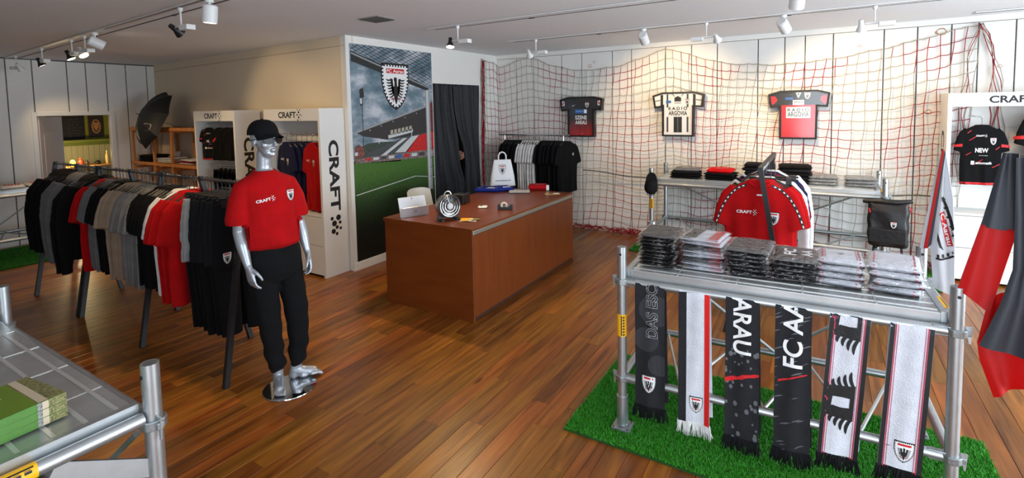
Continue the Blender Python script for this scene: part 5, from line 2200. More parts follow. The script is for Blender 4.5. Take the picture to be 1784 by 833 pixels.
for k in range(4):
    a0 = PI / 2 * k
    MB().sheet(4, 5, lambda u, v: FM @ Vector(((.02 + .075 * v) * math.cos(a0 + (u - .5) * 1.1), (.02 + .075 * v) * math.sin(a0 + (u - .5) * 1.1), .01 + (u - .5) * .04)), .002).build('blade', fan_m, fan, True)
MB().path([FM @ Vector((0, 0, 0)) + Vector((.035 * math.cos(a) * fdir.y * -1, .035 * math.cos(a) * fdir.x, .108 + .035 * math.sin(a))) for a in [PI * k / 10 for k in range(11)]], .005, 8).build('handle', chrome, fan, True)
for s_ in (-1, 1):
    sdv = Vector((-fdir.y, fdir.x, 0)).normalized() * s_
    MB().bar(Vector((0, 0, .01)) + sdv * .075, Vector((0, 0, .06)) + sdv * .09, .05, .014, up=(fdir.x, fdir.y, 0)).bar(Vector((-fdir.x * .06, -fdir.y * .06, .006)) + sdv * .075, Vector((fdir.x * .06, fdir.y * .06, .006)) + sdv * .075, .03, .012).build('foot', lamp_black, fan)
# leaflets
p = onZ(821, 384, Zc)
lf = thing('leaflet', 'yellow and white printed leaflet on the counter beside the fan', 'leaflet', (p.x, p.y, Zc), .55)
MB().sheet(8, 4, lambda u, v: Vector(((u - .5) * .21, (v - .5) * .13, .003 + .006 * math.sin(u * 5))), .001).build('paper', mat('leaflet_white', (226, 222, 210), .5), lf, True)
Decal().poly([(-.10, -.06), (-.02, -.06), (.0, .06), (-.10, .06)], yellow).disc(.05, .01, .03, mat('leaf_green', (120, 140, 60), .6)).disc(.02, -.03, .022, mat('leaf_brown', (150, 90, 40), .6), 1).build('print', lambda x, y, o: Vector((x, y, .010 + o)), lf)
p = onZ(962, 338, Zc)
lf = thing('leaflet', 'small golden leaflets at the far end of the counter', 'leaflet', (p.x, p.y, Zc), .6)
MB().box(-.09, .09, -.05, .05, 0, .004).build('paper', mat('leaflet_gold', (190, 160, 96), .5), lf)
Decal().rect(.02, .085, -.045, .045, WHITE).rect(-.05, 0, -.02, .03, mat('leaf_brown', (150, 90, 40), .6)).build('print', lambda x, y, o: Vector((x, y, .0042 + o)), lf)
p = onZ(905, 335, Zc)
cb = thing('clipboard', 'light grey sheet of paper on a dark board on the counter', 'clipboard', (p.x, p.y, Zc), .5)
MB().box(-.13, .13, -.10, .10, 0, .012).build('board', mat('board_dark', (50, 52, 54), .5), cb)
MB().box(-.128, .128, -.098, .098, .012, .016).build('paper', mat('paper_grey', (196, 196, 192), .6), cb)
# tape dispenser
p = onZ(880, 365, Zc)
tp = thing('tape_dispenser', 'black tape dispenser with white roll on the counter', 'tape dispenser', (p.x, p.y, Zc), .45)
MB().prism([(-.075, 0), (.075, 0), (.08, .05), (.055, .052), (.04, .028), (-.04, .028), (-.06, .055), (-.075, .05)], lambda x, y, o: Vector((x, o - .03, y)), .06).build('body', mat('dispenser_black', (20, 20, 22), .35), tp, bevel=.004)
MB().path([(-.01 + .028 * math.cos(2 * PI * k / 20), 0, .042 + .028 * math.sin(2 * PI * k / 20)) for k in range(20)], .010, 8, 0, True).build('tape_roll', mat('tape_cream', (214, 206, 186), .5), tp, True)
# card terminal
p = onZ(841, 362, Zc)
kt = thing('card_reader', 'small white card reader lying on the counter', 'card reader', (p.x, p.y, Zc), .5)
pillow(.10, .09, .022, 10, .3).build('body', mat('reader_white', (224, 224, 222), .4), kt, True, 0)
MB().box(-.03, .0, -.02, .02, .0215, .0225).build('display', BLACK, kt)
# blue shirts
blue = fabric('royal_blue', (22, 44, 130))
for k, (px, py, a) in enumerate(((845, 334, .4), (868, 333, .9))):
    p = onZ(px, py, Zc)
    folded('royal blue folded jersey ' + ('beside the carrier bag' if k else 'at the chair side of the counter'), None, (p.x, p.y + .05, Zc + .001), a, .30, .24, .05, blue, deco=lambda t, W, D, H: Decal().poly([(.0, -.10), (.12, -.10), (.10, -.03), (.03, -.02)], WHITE).rect(-.12, -.05, -.06, -.05, WHITE).build('white_print', lambda x, y, o: Vector((x, y, H + .001 + o)), t))
p = onZ(938, 330, Zc)
folded('red folded shirt with white tag at the far end of the counter', None, (p.x, p.y, Zc + .001), .5, .26, .22, .065, fabric('counter_red', (170, 16, 26)), deco=lambda t, W, D, H: (MB().box(.10, .135, -.115, -.112, .005, .07).build('tag', WHITE, t), Decal().put(CRAFT_W, 0, 0, .08).build('print', lambda x, y, o: Vector((x, y, H + .001 + o)), t)))
# receipt printer
p = onZ(803, 354, Zc)
rp = thing('receipt_printer', 'black receipt printer behind the fan on the counter', 'printer', (p.x, p.y, Zc), .2)
MB().box(-.075, .075, -.09, .09, 0, .11).build('body', mat('printer_black', (18, 18, 20), .4), rp, bevel=.012)
MB().box(-.06, .06, -.06, -.05, .11, .113).build('paper_slot', GREY, rp)
# carrier bag
p = onZ(876, 327, Zc)
bg = thing('carrier_bag', 'white carrier bag with club crest and black base standing on the counter', 'bag', (p.x, p.y, Zc), math.radians(38))
bw = mat('bag_white', (222, 224, 226), .45)


def bagring(z, hw, hd, n=28):
    return [Vector((hw * math.copysign(abs(math.cos(2 * PI * k / n)) ** .45, math.cos(2 * PI * k / n)), hd * math.copysign(abs(math.sin(2 * PI * k / n)) ** .6, math.sin(2 * PI * k / n)), z)) for k in range(n)]


bm_ = MB().loft([bagring(.0, .165, .055), bagring(.02, .17, .06), bagring(.16, .155, .05), bagring(.30, .128, .03), bagring(.375, .112, .012)])
bo = bm_.build('body', bw, bg, True)
MB().loft([bagring(.0, .1655, .0555), bagring(.018, .171, .061), bagring(.030, .170, .0605)]).build('base_band', mat('bag_navy', (20, 22, 40), .5), bg, True)
bb = bvh_of(bo.data)
Decal().put(CREST_S, 0, 0, .125).build('crest', project_map(bb, (-.005, 0, .245), (1, 0, 0), (0, 0, 1), (0, -1, 0)), bg, maxlen=.03)
Decal().text('www.fcaarau.ch', DGREY, 0, 0, .20, .022).build('web_address', project_map(bb, (0, 0, .105), (1, 0, 0), (0, 0, 1), (0, -1, 0)), bg, maxlen=.03)
for y in (-.010, .010):
    MB().path([(-.05, y, .36), (-.05, y * 1.6, .43), (-.03, y * 1.8, .465), (0, y * 1.8, .475), (.03, y * 1.8, .465), (.05, y * 1.6, .43), (.05, y, .36)], .009, 6, sx=.35).build('handle', bw, bg, True)

# white chair behind the counter
ch = thing('plastic_chair', 'white plastic shell chair behind the counter', 'chair', (-4.12, 4.72, 0), math.radians(80))
cw = mat('chair_white', (206, 204, 194), .4)
MB().sheet(12, 10, lambda u, v: Vector(((u - .5) * .40 * (1 - .12 * v), .20 + .05 * v - .10 * (2 * u - 1) ** 2 * (1 - .3 * v), .47 + .44 * v - .03 * (2 * u - 1) ** 4 * v)), .01).build('backrest', cw, ch, True)
MB().sheet(12, 10, lambda u, v: Vector(((u - .5) * .42, -.22 + .42 * v, .455 + .02 * (2 * u - 1) ** 2)), .012).build('seat', cw, ch, True)
for sx_ in (-1, 1):
    for sy_ in (-1, 1):
        MB().tube((sx_ * .14, sy_ * .14, .45), (sx_ * .20, sy_ * .20, 0), .012).build('leg', chrome, ch, True)

# ================================================================== PRINTED BOXES ON THE NEAR TABLE
gre = mat('box_green', (98, 126, 20), .45, var=.05, vscale=6)
grs = mat('box_green_side', (76, 122, 46), .5, var=.12, vscale=20)
pht = mat('box_photo', (128, 128, 122), .5, var=.8, vscale=170)
pha = mat('box_photo_warm', (120, 116, 70), .5, var=.7, vscale=140)
sand = mat('box_sand', (196, 178, 150), .5)
bl = onZ(122, 733, .965)
for k in range(3):
    t = thing('printed_box', ('topmost' if k == 2 else 'middle' if k == 1 else 'lowest') + ' flat green printed box of the stack on the metal deck', 'box', (-2.005, .565, .962 + k * .0255), math.radians(5 + 1.2 * k))
    # local: x towards -X (depth), y runs back to -Y along the front face
    MB().box(-.235, 0, -.60, 0, 0, .025).build('box', grs, t, bevel=.0015)
    d = Decal()
    segs = [(0, .045, pha), (.045, .06, sand), (.06, .072, pht), (.072, .235, grs), (.235, .42, pht), (.42, .60, pha)]
    for a, b_, m_ in segs:
        d.rect(-b_, -a, .001, .024, m_)
    d.build('side_print', lambda x, y, o: Vector((o, x, y)), t)
    if k == 2:
        d = Decal()
        d.rect(-.235, 0, -.60, 0, pha)
        d.poly([(-.235, -.055), (0, -.072), (0, -.235), (-.11, -.270), (-.235, -.19)], gre, 1)
        d.poly([(-.235, -.03), (-.235, -.05), (0, -.068), (0, -.045)], sand, 1)
        d.poly([(-.11, -.270), (0, -.235), (0, -.6), (-.235, -.6), (-.235, -.3)], pht, 1)
        lm_ = mat('box_lettering', (196, 214, 130), .5)
        for q_, L_ in ((-.125, .085), (-.105, .055)):
            d.line((q_, -.145 - L_ / 2), (q_ - .012, -.145 + L_ / 2), .009, lm_, 2)
        d.build('top_print', lambda x, y, o: Vector((x, y, .0252 + o)), t)
# ================================================================== MURAL POSTER
XP = XS + .003
mur = thing('mural_poster', 'tall stadium photo mural with club crest on the white wall', 'mural', (XS, 4.785, .10))
PO = Vector((XS, 4.785, .10))


def wp(px, py):          # pixel of the mural -> poster plane (x along +Y, y up), poster-local
    q = onX(px, py, XS)
    return (q.y - PO.y, q.z - PO.z)


def zp(a, b):            # from the 2.777x study crop at (590,50)
    return wp(590 + a / 2.777, 50 + b / 2.777)


PY0, PY1, PZ1 = 4.06 - PO.y, 5.505 - PO.y, 2.685 - PO.z
sky_m = bpy.data.materials.new('mural_sky')
sky_m.use_nodes = True
nt = sky_m.node_tree
b = nt.nodes['Principled BSDF']
b.inputs['Roughness'].default_value = .6
tc = nt.nodes.new('ShaderNodeTexCoord')
mp = nt.nodes.new('ShaderNodeMapping')
mp.inputs['Scale'].default_value = (1, 1.1, 1.9)
n = nt.nodes.new('ShaderNodeTexNoise')
n.inputs['Scale'].default_value = 1.9
n.inputs['Detail'].default_value = 5
n.inputs['Roughness'].default_value = .55
r = nt.nodes.new('ShaderNodeValToRGB')
els = r.color_ramp.elements
els[0].position, els[0].color = .36, lin((70, 98, 112))
els[1].position, els[1].color = .62, lin((190, 194, 202))
e = els.new(.48)
e.color = lin((118, 136, 148))
for a, c in ((tc.outputs['Object'], mp.inputs[0]), (mp.outputs[0], n.inputs['Vector']), (n.outputs['Fac'], r.inputs[0]), (r.outputs[0], b.inputs['Base Color'])):
    nt.links.new(a, c)
pit = bpy.data.materials.new('mural_pitch')
pit.use_nodes = True
nt = pit.node_tree
b = nt.nodes['Principled BSDF']
b.inputs['Roughness'].default_value = .6
tc = nt.nodes.new('ShaderNodeTexCoord')
sp = nt.nodes.new('ShaderNodeSeparateXYZ')
n = nt.nodes.new('ShaderNodeTexNoise')
n.inputs['Scale'].default_value = 34
n.inputs['Detail'].default_value = 4
ma = nt.nodes.new('ShaderNodeMath')
ma.operation = 'MULTIPLY_ADD'
ma.inputs[1].default_value = .35
r = nt.nodes.new('ShaderNodeValToRGB')
els = r.color_ramp.elements
els[0].position, els[0].color = .25, lin((8, 15, 6))
els[1].position, els[1].color = 1.0, lin((62, 104, 32))
e = els.new(.6)
e.color = lin((26, 54, 14))
mr = nt.nodes.new('ShaderNodeMapRange')
mr.inputs[1].default_value = 0.30
mr.inputs[2].default_value = 1.25
for a, c in ((tc.outputs['Object'], sp.inputs[0]), (tc.outputs['Object'], n.inputs['Vector']), (n.outputs['Fac'], ma.inputs[0]), (sp.outputs['Z'], ma.inputs[2]), (ma.outputs[0], mr.inputs[0]), (mr.outputs[0], r.inputs[0]), (r.outputs[0], b.inputs['Base Color'])):
    nt.links.new(a, c)

MB().box(0, .003, PY0, PY1, 0, PZ1).build('sheet', sky_m, mur)
md = Decal()
dk = mat('mural_dark', (38, 40, 42), .6)
dk2 = mat('mural_roof', (52, 49, 48), .6)
stone = mat('mural_grey', (150, 152, 152), .6)
lstone = mat('mural_pale', (196, 200, 200), .6)
mred = mat('mural_red', (196, 34, 34), .6, var=.15, vscale=30)
mseat = mat('mural_seats_dark', (70, 74, 76), .6, var=.3, vscale=60)
mseatw = mat('mural_seats_white', (200, 202, 200), .6, var=.1, vscale=60)
mhouse = mat('mural_houses', (120, 70, 64), .6, var=.5, vscale=30)
mcrowd = mat('mural_crowd', (120, 104, 100), .6, var=.8, vscale=45)
# pitch
md.poly([(PY0, zp(75, 645)[1]), zp(300, 624), zp(470, 607), (PY1, zp(470, 607)[1]), (PY1, 0), (PY0, 0)], pit, 0)
# houses and trees
md.poly([zp(76, 575), zp(96, 560), zp(110, 572), zp(140, 556), zp(200, 548), zp(300, 545), zp(300, 640), zp(75, 655)], mat('mural_trees', (58, 70, 62), .6, var=.4, vscale=40), 0)
md.poly([zp(76, 580), zp(96, 565), zp(124, 575), zp(124, 625), zp(77, 632)], mhouse, 1)
md.poly([zp(78, 600), zp(92, 598), zp(92, 615), zp(78, 617)], lstone, 2)
# seats
md.poly([zp(118, 625), zp(160, 592), zp(285, 540), zp(300, 530), zp(470, 490), zp(470, 592), zp(120, 640)], mseat, 1)
md.poly([zp(190, 625), zp(310, 530), zp(332, 528), zp(240, 602), zp(225, 618)], mseatw, 2)
md.poly([zp(272, 600), zp(350, 522), zp(388, 514), zp(330, 596)], mseatw, 2)
md.poly([zp(322, 598), zp(386, 516), zp(470, 492), zp(470, 582)], mred, 2)
# crowd strip and boards
md.poly([zp(78, 635), zp(150, 622), zp(470, 580), zp(470, 618), zp(80, 655)], mcrowd, 3)
for k in range(9):
    x = 130 + 37 * k
    md.poly([zp(x, 628 - k * 4.2), zp(x + 26, 625 - k * 4.2), zp(x + 26, 637 - k * 3.6), zp(x, 640 - k * 3.6)], (mred, lstone, DGREY, mseatw, BLUE)[k % 5], 4)
# grandstand roof
md.poly([zp(78, 502), zp(415, 373), zp(470, 352), zp(470, 492), zp(300, 528), zp(232, 537), zp(122, 522)], dk2, 4)
md.poly([zp(78, 502), zp(415, 373), zp(470, 352), zp(470, 362), zp(415, 383), zp(82, 508)], stone, 5)
md.poly([zp(238, 516), zp(358, 484), zp(358, 500), zp(240, 532)], lstone, 5)
for k in range(6):
    x = 250 + k * 18
    md.poly([zp(x, 492 - k * 4), zp(x + 12, 489 - k * 4), zp(x + 12, 512 - k * 4), zp(x, 515 - k * 4)], mat('mural_cabin', (176, 168, 150), .6), 5)
for k, (x, y) in enumerate(((150, 492), (205, 470), (262, 449), (320, 430), (375, 410))):
    a = zp(x, y)
    md.disc(a[0], a[1], .008, lstone, 6, 8)
for x, y in ((195, 540), (352, 510)):
    md.line(zp(x, y - 10), zp(x, y + 16), .012, lstone, 6)
# floodlight mast
md.line(zp(112, 360), zp(120, 580), .010, dk, 6)
md.poly([zp(98, 295), zp(116, 285), zp(120, 310), zp(122, 330), zp(102, 345)], dk, 6)
md.poly([zp(100, 335), zp(114, 330), zp(116, 372), zp(103, 375)], DGREY, 7)
md.poly([zp(100, 338), zp(110, 336), zp(112, 362), zp(103, 364)], lstone, 8)
# side line
md.line(zp(85, 808), zp(370, 713), .010, lstone, 2)
md.line(zp(370, 713), zp(470, 716), .008, lstone, 2)
# goal net of the photo: two families of lines
net_l = mat('mural_net', (34, 36, 40), .6)
nd = Decal()


def seg(a, b_, x0, y0, x1, y1):
    nd.line(zp(x0, y0), zp(x1, y1), .008, net_l, 7)


def under_top(x):
    return 72 + (x - 52) * 43 / 393


def bar_top(x):
    return 100 + (x - 55) * 178 / 380


for k in range(-4, 16):           # steep family, falling to the right
    x0 = 20 + k * 30
    pts = []
    for s_ in range(0, 40):
        x = x0 + s_ * 12
        y = under_top(x0) + s_ * 12 * .60
        if 55 <= x <= 447 and under_top(x) <= y <= bar_top(x) + 5:
            pts.append((x, y))
    if len(pts) > 1:
        md.line(zp(*pts[0]), zp(*pts[-1]), .007, net_l, 7)
for k in range(-2, 22):           # shallow family, falling to the left
    x0 = 95 + k * 36
    pts = []
    for s_ in range(0, 40):
        x = x0 - s_ * 10
        y = under_top(x0) + s_ * 10 * .52
        if 55 <= x <= 447 and under_top(x) <= y <= bar_top(x) + 5:
            pts.append((x, y))
    if len(pts) > 1:
        md.line(zp(*pts[0]), zp(*pts[-1]), .007, net_l, 7)
# crossbar and post of the goal
md.poly([zp(54, 105), zp(200, 170), zp(436, 282), zp(436, 305), zp(300, 252), zp(57, 156)], dk, 8)
md.poly([zp(56, 112), zp(436, 285), zp(436, 290), zp(56, 120)], stone, 9)
md.poly([zp(417, 300), zp(436, 292), zp(446, 520), zp(455, 775), zp(433, 775), zp(424, 500)], stone, 9)
md.poly([zp(421, 300), zp(430, 297), zp(444, 775), zp(438, 775)], lstone, 10)
md.poly([zp(440, 360), (PY1, zp(455, 355)[1]), (PY1, zp(462, 500)[1]), zp(446, 500)], mat('mural_maroon', (110, 40, 46), .6, var=.4, vscale=25), 8)
for k in range(10):
    y = 310 + k * 45
    md.line(zp(440, y), zp(468, y - 10), .006, net_l, 10)
md.clip(PY0 + .002, PY1 - .002, .002, PZ1 - .002)
md.put(CREST, 4.787 - PO.y, 2.195 - PO.z, .60, 0, 14, sx=1.10)
md.build('print', lambda x, y, o: Vector((.003 + o * .5, x, y)), mur, gap=.0006)

# ================================================================== CURTAIN AND PERSON
cur = thing('curtain', 'dark slate curtain hanging in the doorway with a gap', 'curtain', (XS - .05, (D0 + D1) / 2, 0))
cfab = fabric('curtain_slate', (50, 51, 54), .10, .6, .15, 90)
YM = (D0 + D1) / 2


def pxs(l):
    out = []
    for px, py in l:
        q = onX(px, py, XS - .05)
        out.append((q.z, q.y - YM))
    return sorted(out)


LE = pxs([(786, 150), (788, 190), (794, 230), (798, 255), (801, 285), (808, 310), (812, 345), (815, 400)])
RE = pxs([(786, 150), (789, 190), (795, 225), (804, 255), (807, 285), (806, 310), (806, 345), (806, 400)])


def interp(tab, z):
    return float(np.interp(z, [t[0] for t in tab], [t[1] for t in tab]))


def curtain_side(side):
    def fn(u, v):
        z = .03 + (DZ - .035) * v
        if side < 0:
            y0, y1 = D0 - YM + .005, interp(LE, z)
            ph = 0
        else:
            y0, y1 = interp(RE, z), D1 - YM - .005
            ph = 1.3
        y = y0 + (y1 - y0) * u
        k = 9 if side < 0 else 8
        dpt = .030 * math.sin(2 * PI * k * u * .5 + ph + .5 * math.sin(3 * z)) + .012 * math.sin(2 * PI * k * u * 1.3 + 2 * z)
        return Vector((dpt + (.012 if side > 0 else 0), y, z))
    return fn


MB().sheet(70, 24, curtain_side(-1), .003).build('drape', cfab, cur, True, 70)
MB().sheet(70, 24, curtain_side(1), .003).build('drape', cfab, cur, True, 70)
MB().tube((0, D0 - YM + .0, DZ - .012), (0, D1 - YM - .0, DZ - .012), .010).build('rod', lamp_black, cur)

hp = onX(803, 271, XS - .06)
pw = MB()
base_p = Vector((hp.x - .34, hp.y + .12, 0))
PR = thing('person', 'person in dark clothes behind the curtain, one hand holding it open', 'person', base_p, 0)
L0 = hp - base_p      # hand location in local space


def ring2(z, hx, hy, cx_=0, cy_=0, n=20):
    return [Vector((cx_ + hx * math.cos(2 * PI * k / n), cy_ + hy * math.sin(2 * PI * k / n), z)) for k in range(n)]


pw.loft([ring2(.82, .12, .16), ring2(.95, .12, .17), ring2(1.10, .11, .15), ring2(1.28, .12, .18), ring2(1.40, .11, .18), ring2(1.46, .07, .10), ring2(1.50, .055, .06)])
limb(pw, [(0, 0, 1.45), (.01, 0, 1.56)], [.055, .055])
head(pw, (.02, 0, 1.65), PI / 2)
for s_ in (-1, 1):
    limb(pw, [(0, s_ * .09, .86), (.01, s_ * .10, .48), (-.01, s_ * .10, .09)], [.085, .058, .042])
    limb(pw, [(-.02, s_ * .10, .045), (.13, s_ * .11, .035)], [.042, .035])
limb(pw, [(0, .17, 1.38), (-.01, .22, 1.12), (.06, .20, .90)], [.056, .042, .030])
hand(pw, (.065, .20, .89), (.1, 0, -1), (0, -1, 0), (1, 0, 0), 1.0, .4)
sh_ = Vector((0, -.17, 1.38))
wr_ = L0 + Vector((-.035, .03, .045))
el_ = Vector((.06, -.20, 1.10))
limb(pw, [sh_, el_], [.056, .040])
limb(pw, [el_, (el_ + wr_) / 2 + Vector((0, 0, -.01)), wr_], [.040, .036, .028])
hand(pw, wr_, (.55, -.25, -.75), (.1, -1, .2), (.75, .1, .6), 1.0, .6)
bake_p = bake(pw, .007, 3, .5, None, [mat('skin', (196, 142, 116), .55)], 'body')
link('body', bake_p, PR)
cl_ = MB()
cl_.loft([ring2(.80, .135, .175), ring2(.95, .135, .185), ring2(1.10, .125, .165), ring2(1.28, .135, .195), ring2(1.40, .125, .195), ring2(1.48, .075, .10)])
limb(cl_, [sh_, el_], [.066, .052])
limb(cl_, [el_, el_.lerp(wr_, .80)], [.052, .042])
limb(cl_, [(0, .17, 1.38), (-.01, .22, 1.12), (.05, .20, .93)], [.066, .052, .040])
link('sweater', bake(cl_, .009, 4, .5, None, [fB], 'sweater'), PR)
cl_ = MB()
cl_.loft([ring2(.98, .125, .172), ring2(.80, .132, .18)])
for s_ in (-1, 1):
    limb(cl_, [(0, s_ * .09, .84), (.01, s_ * .10, .48), (-.01, s_ * .10, .10)], [.098, .075, .062])
link('trousers', bake(cl_, .009, 4, .5, None, [fB2], 'trousers'), PR)
hm_ = MB().ellipsoid((.005, 0, 1.70), .100, .086, .095, 18, 12)
link('hair', bake(hm_, .009, 2, .5, None, [mat('hair_brown', (52, 36, 26), .7)], 'hair'), PR)

# ================================================================== GOAL NET
# top edge control points: (distance along walls s, z).  s<0 on the mural wall, s>=0 on the back wall (s = x - XS)
def top_curve():
    P = [(-.50, 2.70), (-.33, 2.62), (-.18, 2.69), (0, 2.55), (.30, 2.64), (.62, 2.72), (1.0, 2.56), (1.5, 2.44), (2.1, 2.47), (2.55, 2.60), (2.83, 2.695), (3.15, 2.56), (3.6, 2.42), (4.2, 2.37), (4.8, 2.41), (5.4, 2.52), (5.85, 2.635), (6.08, 2.69)]
    return [p[0] for p in P], [p[1] for p in P]


TS, TZ = top_curve()
CELL = .116
cols = int(round((TS[-1] - TS[0]) / CELL * 1.10))
rows_ = 22


def smooth_interp(x, X_, Y_):
    # Catmull style smoothing by averaging three samples
    return (np.interp(x - .09, X_, Y_) + 2 * np.interp(x, X_, Y_) + np.interp(x + .09, X_, Y_)) / 4


PEAKS = (-.5, .62, 2.83, 6.08)


def net_node(i, j):
    u = i / cols
    t = j / rows_
    s0 = TS[0] + (TS[-1] - TS[0]) * u
    zt = float(smooth_interp(s0, TS, TZ))
    # strands drift away from the hanging points as they fall
    s = s0
    for pk, w_ in ((6.08, .9), (2.83, .25), (.62, .18)):
        d = s0 - pk
        s -= math.copysign(1, d) * min(abs(d), w_) * .0 if d else 0
    s = s0 + (.16 * math.sin(2 * PI * (s0 + .3) / 2.6)) * t * (1 - t * .3) - .22 * t * (s0 / 6.0)
    zb = .06 + .03 * math.sin(7 * s0)
    sag = (1 - t) ** 1.6
    z = zb + (2.50 - zb) * (1 - t) + (zt - 2.50) * sag - .05 * math.sin(PI * t) * math.cos(2 * PI * s0 / 2.7)
    s += .008 * math.sin(i * 2.1 + j * 1.3)
    z += .008 * math.sin(i * 1.7 - j * 2.3)
    bulge = .022 + .034 * math.sin(PI * t) ** 2 + (.10 * max(0, t - .85) / .15)
    bulge += .006 * math.sin(i * 1.1 + j * .7)
    if s < 0:
        return Vector((XS + .03 + .4 * bulge, min(YB - .04, YB + s), z))
    return Vector((XS + s + .02, YB - bulge, z))


NG = [[net_node(i, j) for j in range(rows_ + 1)] for i in range(cols + 1)]
net = thing('goal_net', 'red and white goal net draped across the panelled wall', 'net', (-1.5, YB, 0))
NO = Vector((-1.5, YB, 0))


def is_red(i, j):
    a, b_ = (i + j + 3) / 11.0, (i - j + 44) / 11.0
    return (math.floor(a) + math.floor(b_)) % 2 == 0


nets = [MB(), MB()]


def strand(a, b_, red, r_=.0042):
    m_ = (a + b_) / 2 + Vector((0, 0, -.008))
    nets[1 if red else 0].path([a - NO, m_ - NO, b_ - NO], r_, 3, cap=False)


for i in range(cols + 1):
    for j in range(rows_ + 1):
        if i < cols:
            strand(NG[i][j], NG[i + 1][j], is_red(i, j) and j > 0, .0055 if j == 0 else .0042)
        if j < rows_:
            strand(NG[i][j], NG[i][j + 1], is_red(i, j))
# gathered end on the mural wall and gathered corner at the right peak
rn = random.Random(4)
for k in range(16):
    pts = []
    for q in range(14):
        z = 2.66 - q * .155
        pts.append(Vector((XS + .03 + .03 * rn.random(), 6.70 + .02 * math.sin(q + k) + .04 * rn.random() - .012 * q * (k % 3) * .3, z)) - NO)
    nets[1 if k % 3 else 0].path(pts, .0045, 3, cap=False)
pk = Vector((1.41, YB - .04, 2.69))
for k in range(9):
    sg_ = 1 if k >= 3 else -1
    ex_ = Vector((1.41 + (.03 + .035 * (k - 3) if k >= 3 else -.05 * (k + 1)), YB - .04, 1.0))
    pts = []
    for q in range(15):
        t = q / 14
        p = pk.lerp(ex_, t) + Vector((sg_ * .10 * math.sin(PI * t ** .7) * (1 if k >= 3 else .6) + .02 * math.sin(q * 1.3 + k), -.01 * (k % 3), 0))
        pts.append(p - NO)
    nets[1 if k % 2 else 0].path(pts, .0042, 3, cap=False)
# slack piled on the floor
for k in range(150):
    x = rn.uniform(XS + .9, 1.25)
    pts = []
    for q in range(6):
        pts.append(Vector((x + .045 * q + rn.uniform(-.03, .03), YB - .05 - rn.random() * .13, .014 + rn.random() * .09)) - NO)
    nets[1 if (x % 2.3) > 1.0 or rn.random() < .25 else 0].path(pts, .005, 3, cap=False)
tag(nets[0].build('white_cords', fabric('net_white', (158, 148, 132), .05), net), kind='stuff')
tag(nets[1].build('red_cords', fabric('net_red', (150, 30, 42), .05), net), kind='stuff')
# dark rope through the net
rope = MB().path([Vector((XS + 1.6 + .09 * k, YB - .12 - .02 * math.sin(k * .5), .93 - .0022 * k + .012 * math.sin(k * .6) - .06 * math.sin(PI * k / 46))) for k in range(47)], .008, 6).build('rope', fabric('rope_grey', (96, 92, 88)), None, True)
tag(rope, 'dark grey rope running sideways through the net', 'rope')

# ================================================================== CAP AND BACKPACK ON THE BACK TABLE
cpk = thing('baseball_cap', 'black baseball cap hanging on the front post of the long back table', 'cap', (-1.845, 6.37, .86), math.radians(25))
capm = fabric('hung_cap', (26, 26, 28))
rings = []
for i in range(8):
    a = PI / 2 * i / 7 * .98
    rings.append([Vector((.085 * math.cos(a) ** .7 * math.cos(2 * PI * k / 24), -.055 - .085 * math.sin(a) * 1.0, .095 * math.cos(a) ** .7 * math.sin(2 * PI * k / 24))) for k in range(24)])
MB().loft(rings, True, True, True).build('crown', capm, cpk, True, 60)
MB().sheet(14, 6, lambda u, v: Vector((.085 * math.cos(PI * u) * (1 - .25 * v), -.055 - .03 * v - .02 * math.sin(PI * u), .09 * math.sin(PI * u) * (1 - .1 * v) + .115 * v)), .004).build('brim', capm, cpk, True)
MB().path([(-.05, -.05, -.085), (-.03, -.03, -.11), (.03, -.03, -.11), (.05, -.05, -.085)], .006, 6).build('strap', GREY, cpk)

bp_ = thing('backpack', 'black roll-top backpack with white emblem hanging on a scaffold post', 'backpack', (.60, 6.30, .42), math.radians(-8))
bpm = mat('backpack_black', (20, 20, 22), .42, bump=.3, bscale=25)
pb = MB()
pb.loft([[Vector((x * w_ / 2, y * d_ / 2, z)) for x, y in ((-1, -.6), (-.85, -1), (.85, -1), (1, -.6), (1, .8), (.9, 1), (-.9, 1), (-1, .8))] for z, w_, d_ in ((.0, .30, .13), (.02, .33, .16), (.20, .34, .17), (.36, .34, .15), (.42, .33, .10), (.455, .35, .06))])
link('body', bake(pb, .007, 5, .6, lambda co: np.stack([co[:, 0] + .004 * np.sin(40 * co[:, 2]), co[:, 1] + .005 * np.sin(22 * co[:, 0] + 14 * co[:, 2]), co[:, 2]], 1), [bpm], 'body'), bp_)
MB().path([(-.21, .0, .44), (-.10, -.03, .452), (.08, -.03, .458), (.19, 0, .475)], [.018, .028, .028, .018], 10).build('roll_top', bpm, bp_, True)
MB().box(-.155, .155, -.098, -.080, .04, .19).build('front_pocket', bpm, bp_, bevel=.012)
Decal().put(CREST_S, 0, 0, .07).build('emblem', plane_map((.05, -.100, .235), (1, 0, 0), (0, 0, 1)), bp_)
for s_ in (-1, 1):
    MB().path([(s_ * .11, .03, .02), (s_ * .12, .02, -.10), (s_ * .11, .02, -.20), (s_ * .10, .0, -.26)], .012, 6, sx=.35).build('strap', bpm, bp_, True)
MB().path([(-.06, -.02, .0), (-.10, -.02, -.03), (-.12, 0, .0)], .009, 6).build('strap_loop', bpm, bp_)
MB().path([(.155, -.01, .43), (.185, -.02, .40), (.17, -.02, .36)], .006, 6).build('red_tab', RED, bp_)
MB().path([(-.155, -.05, .38), (-.145, -.07, .34)], .007, 6).build('red_tab', RED, bp_)

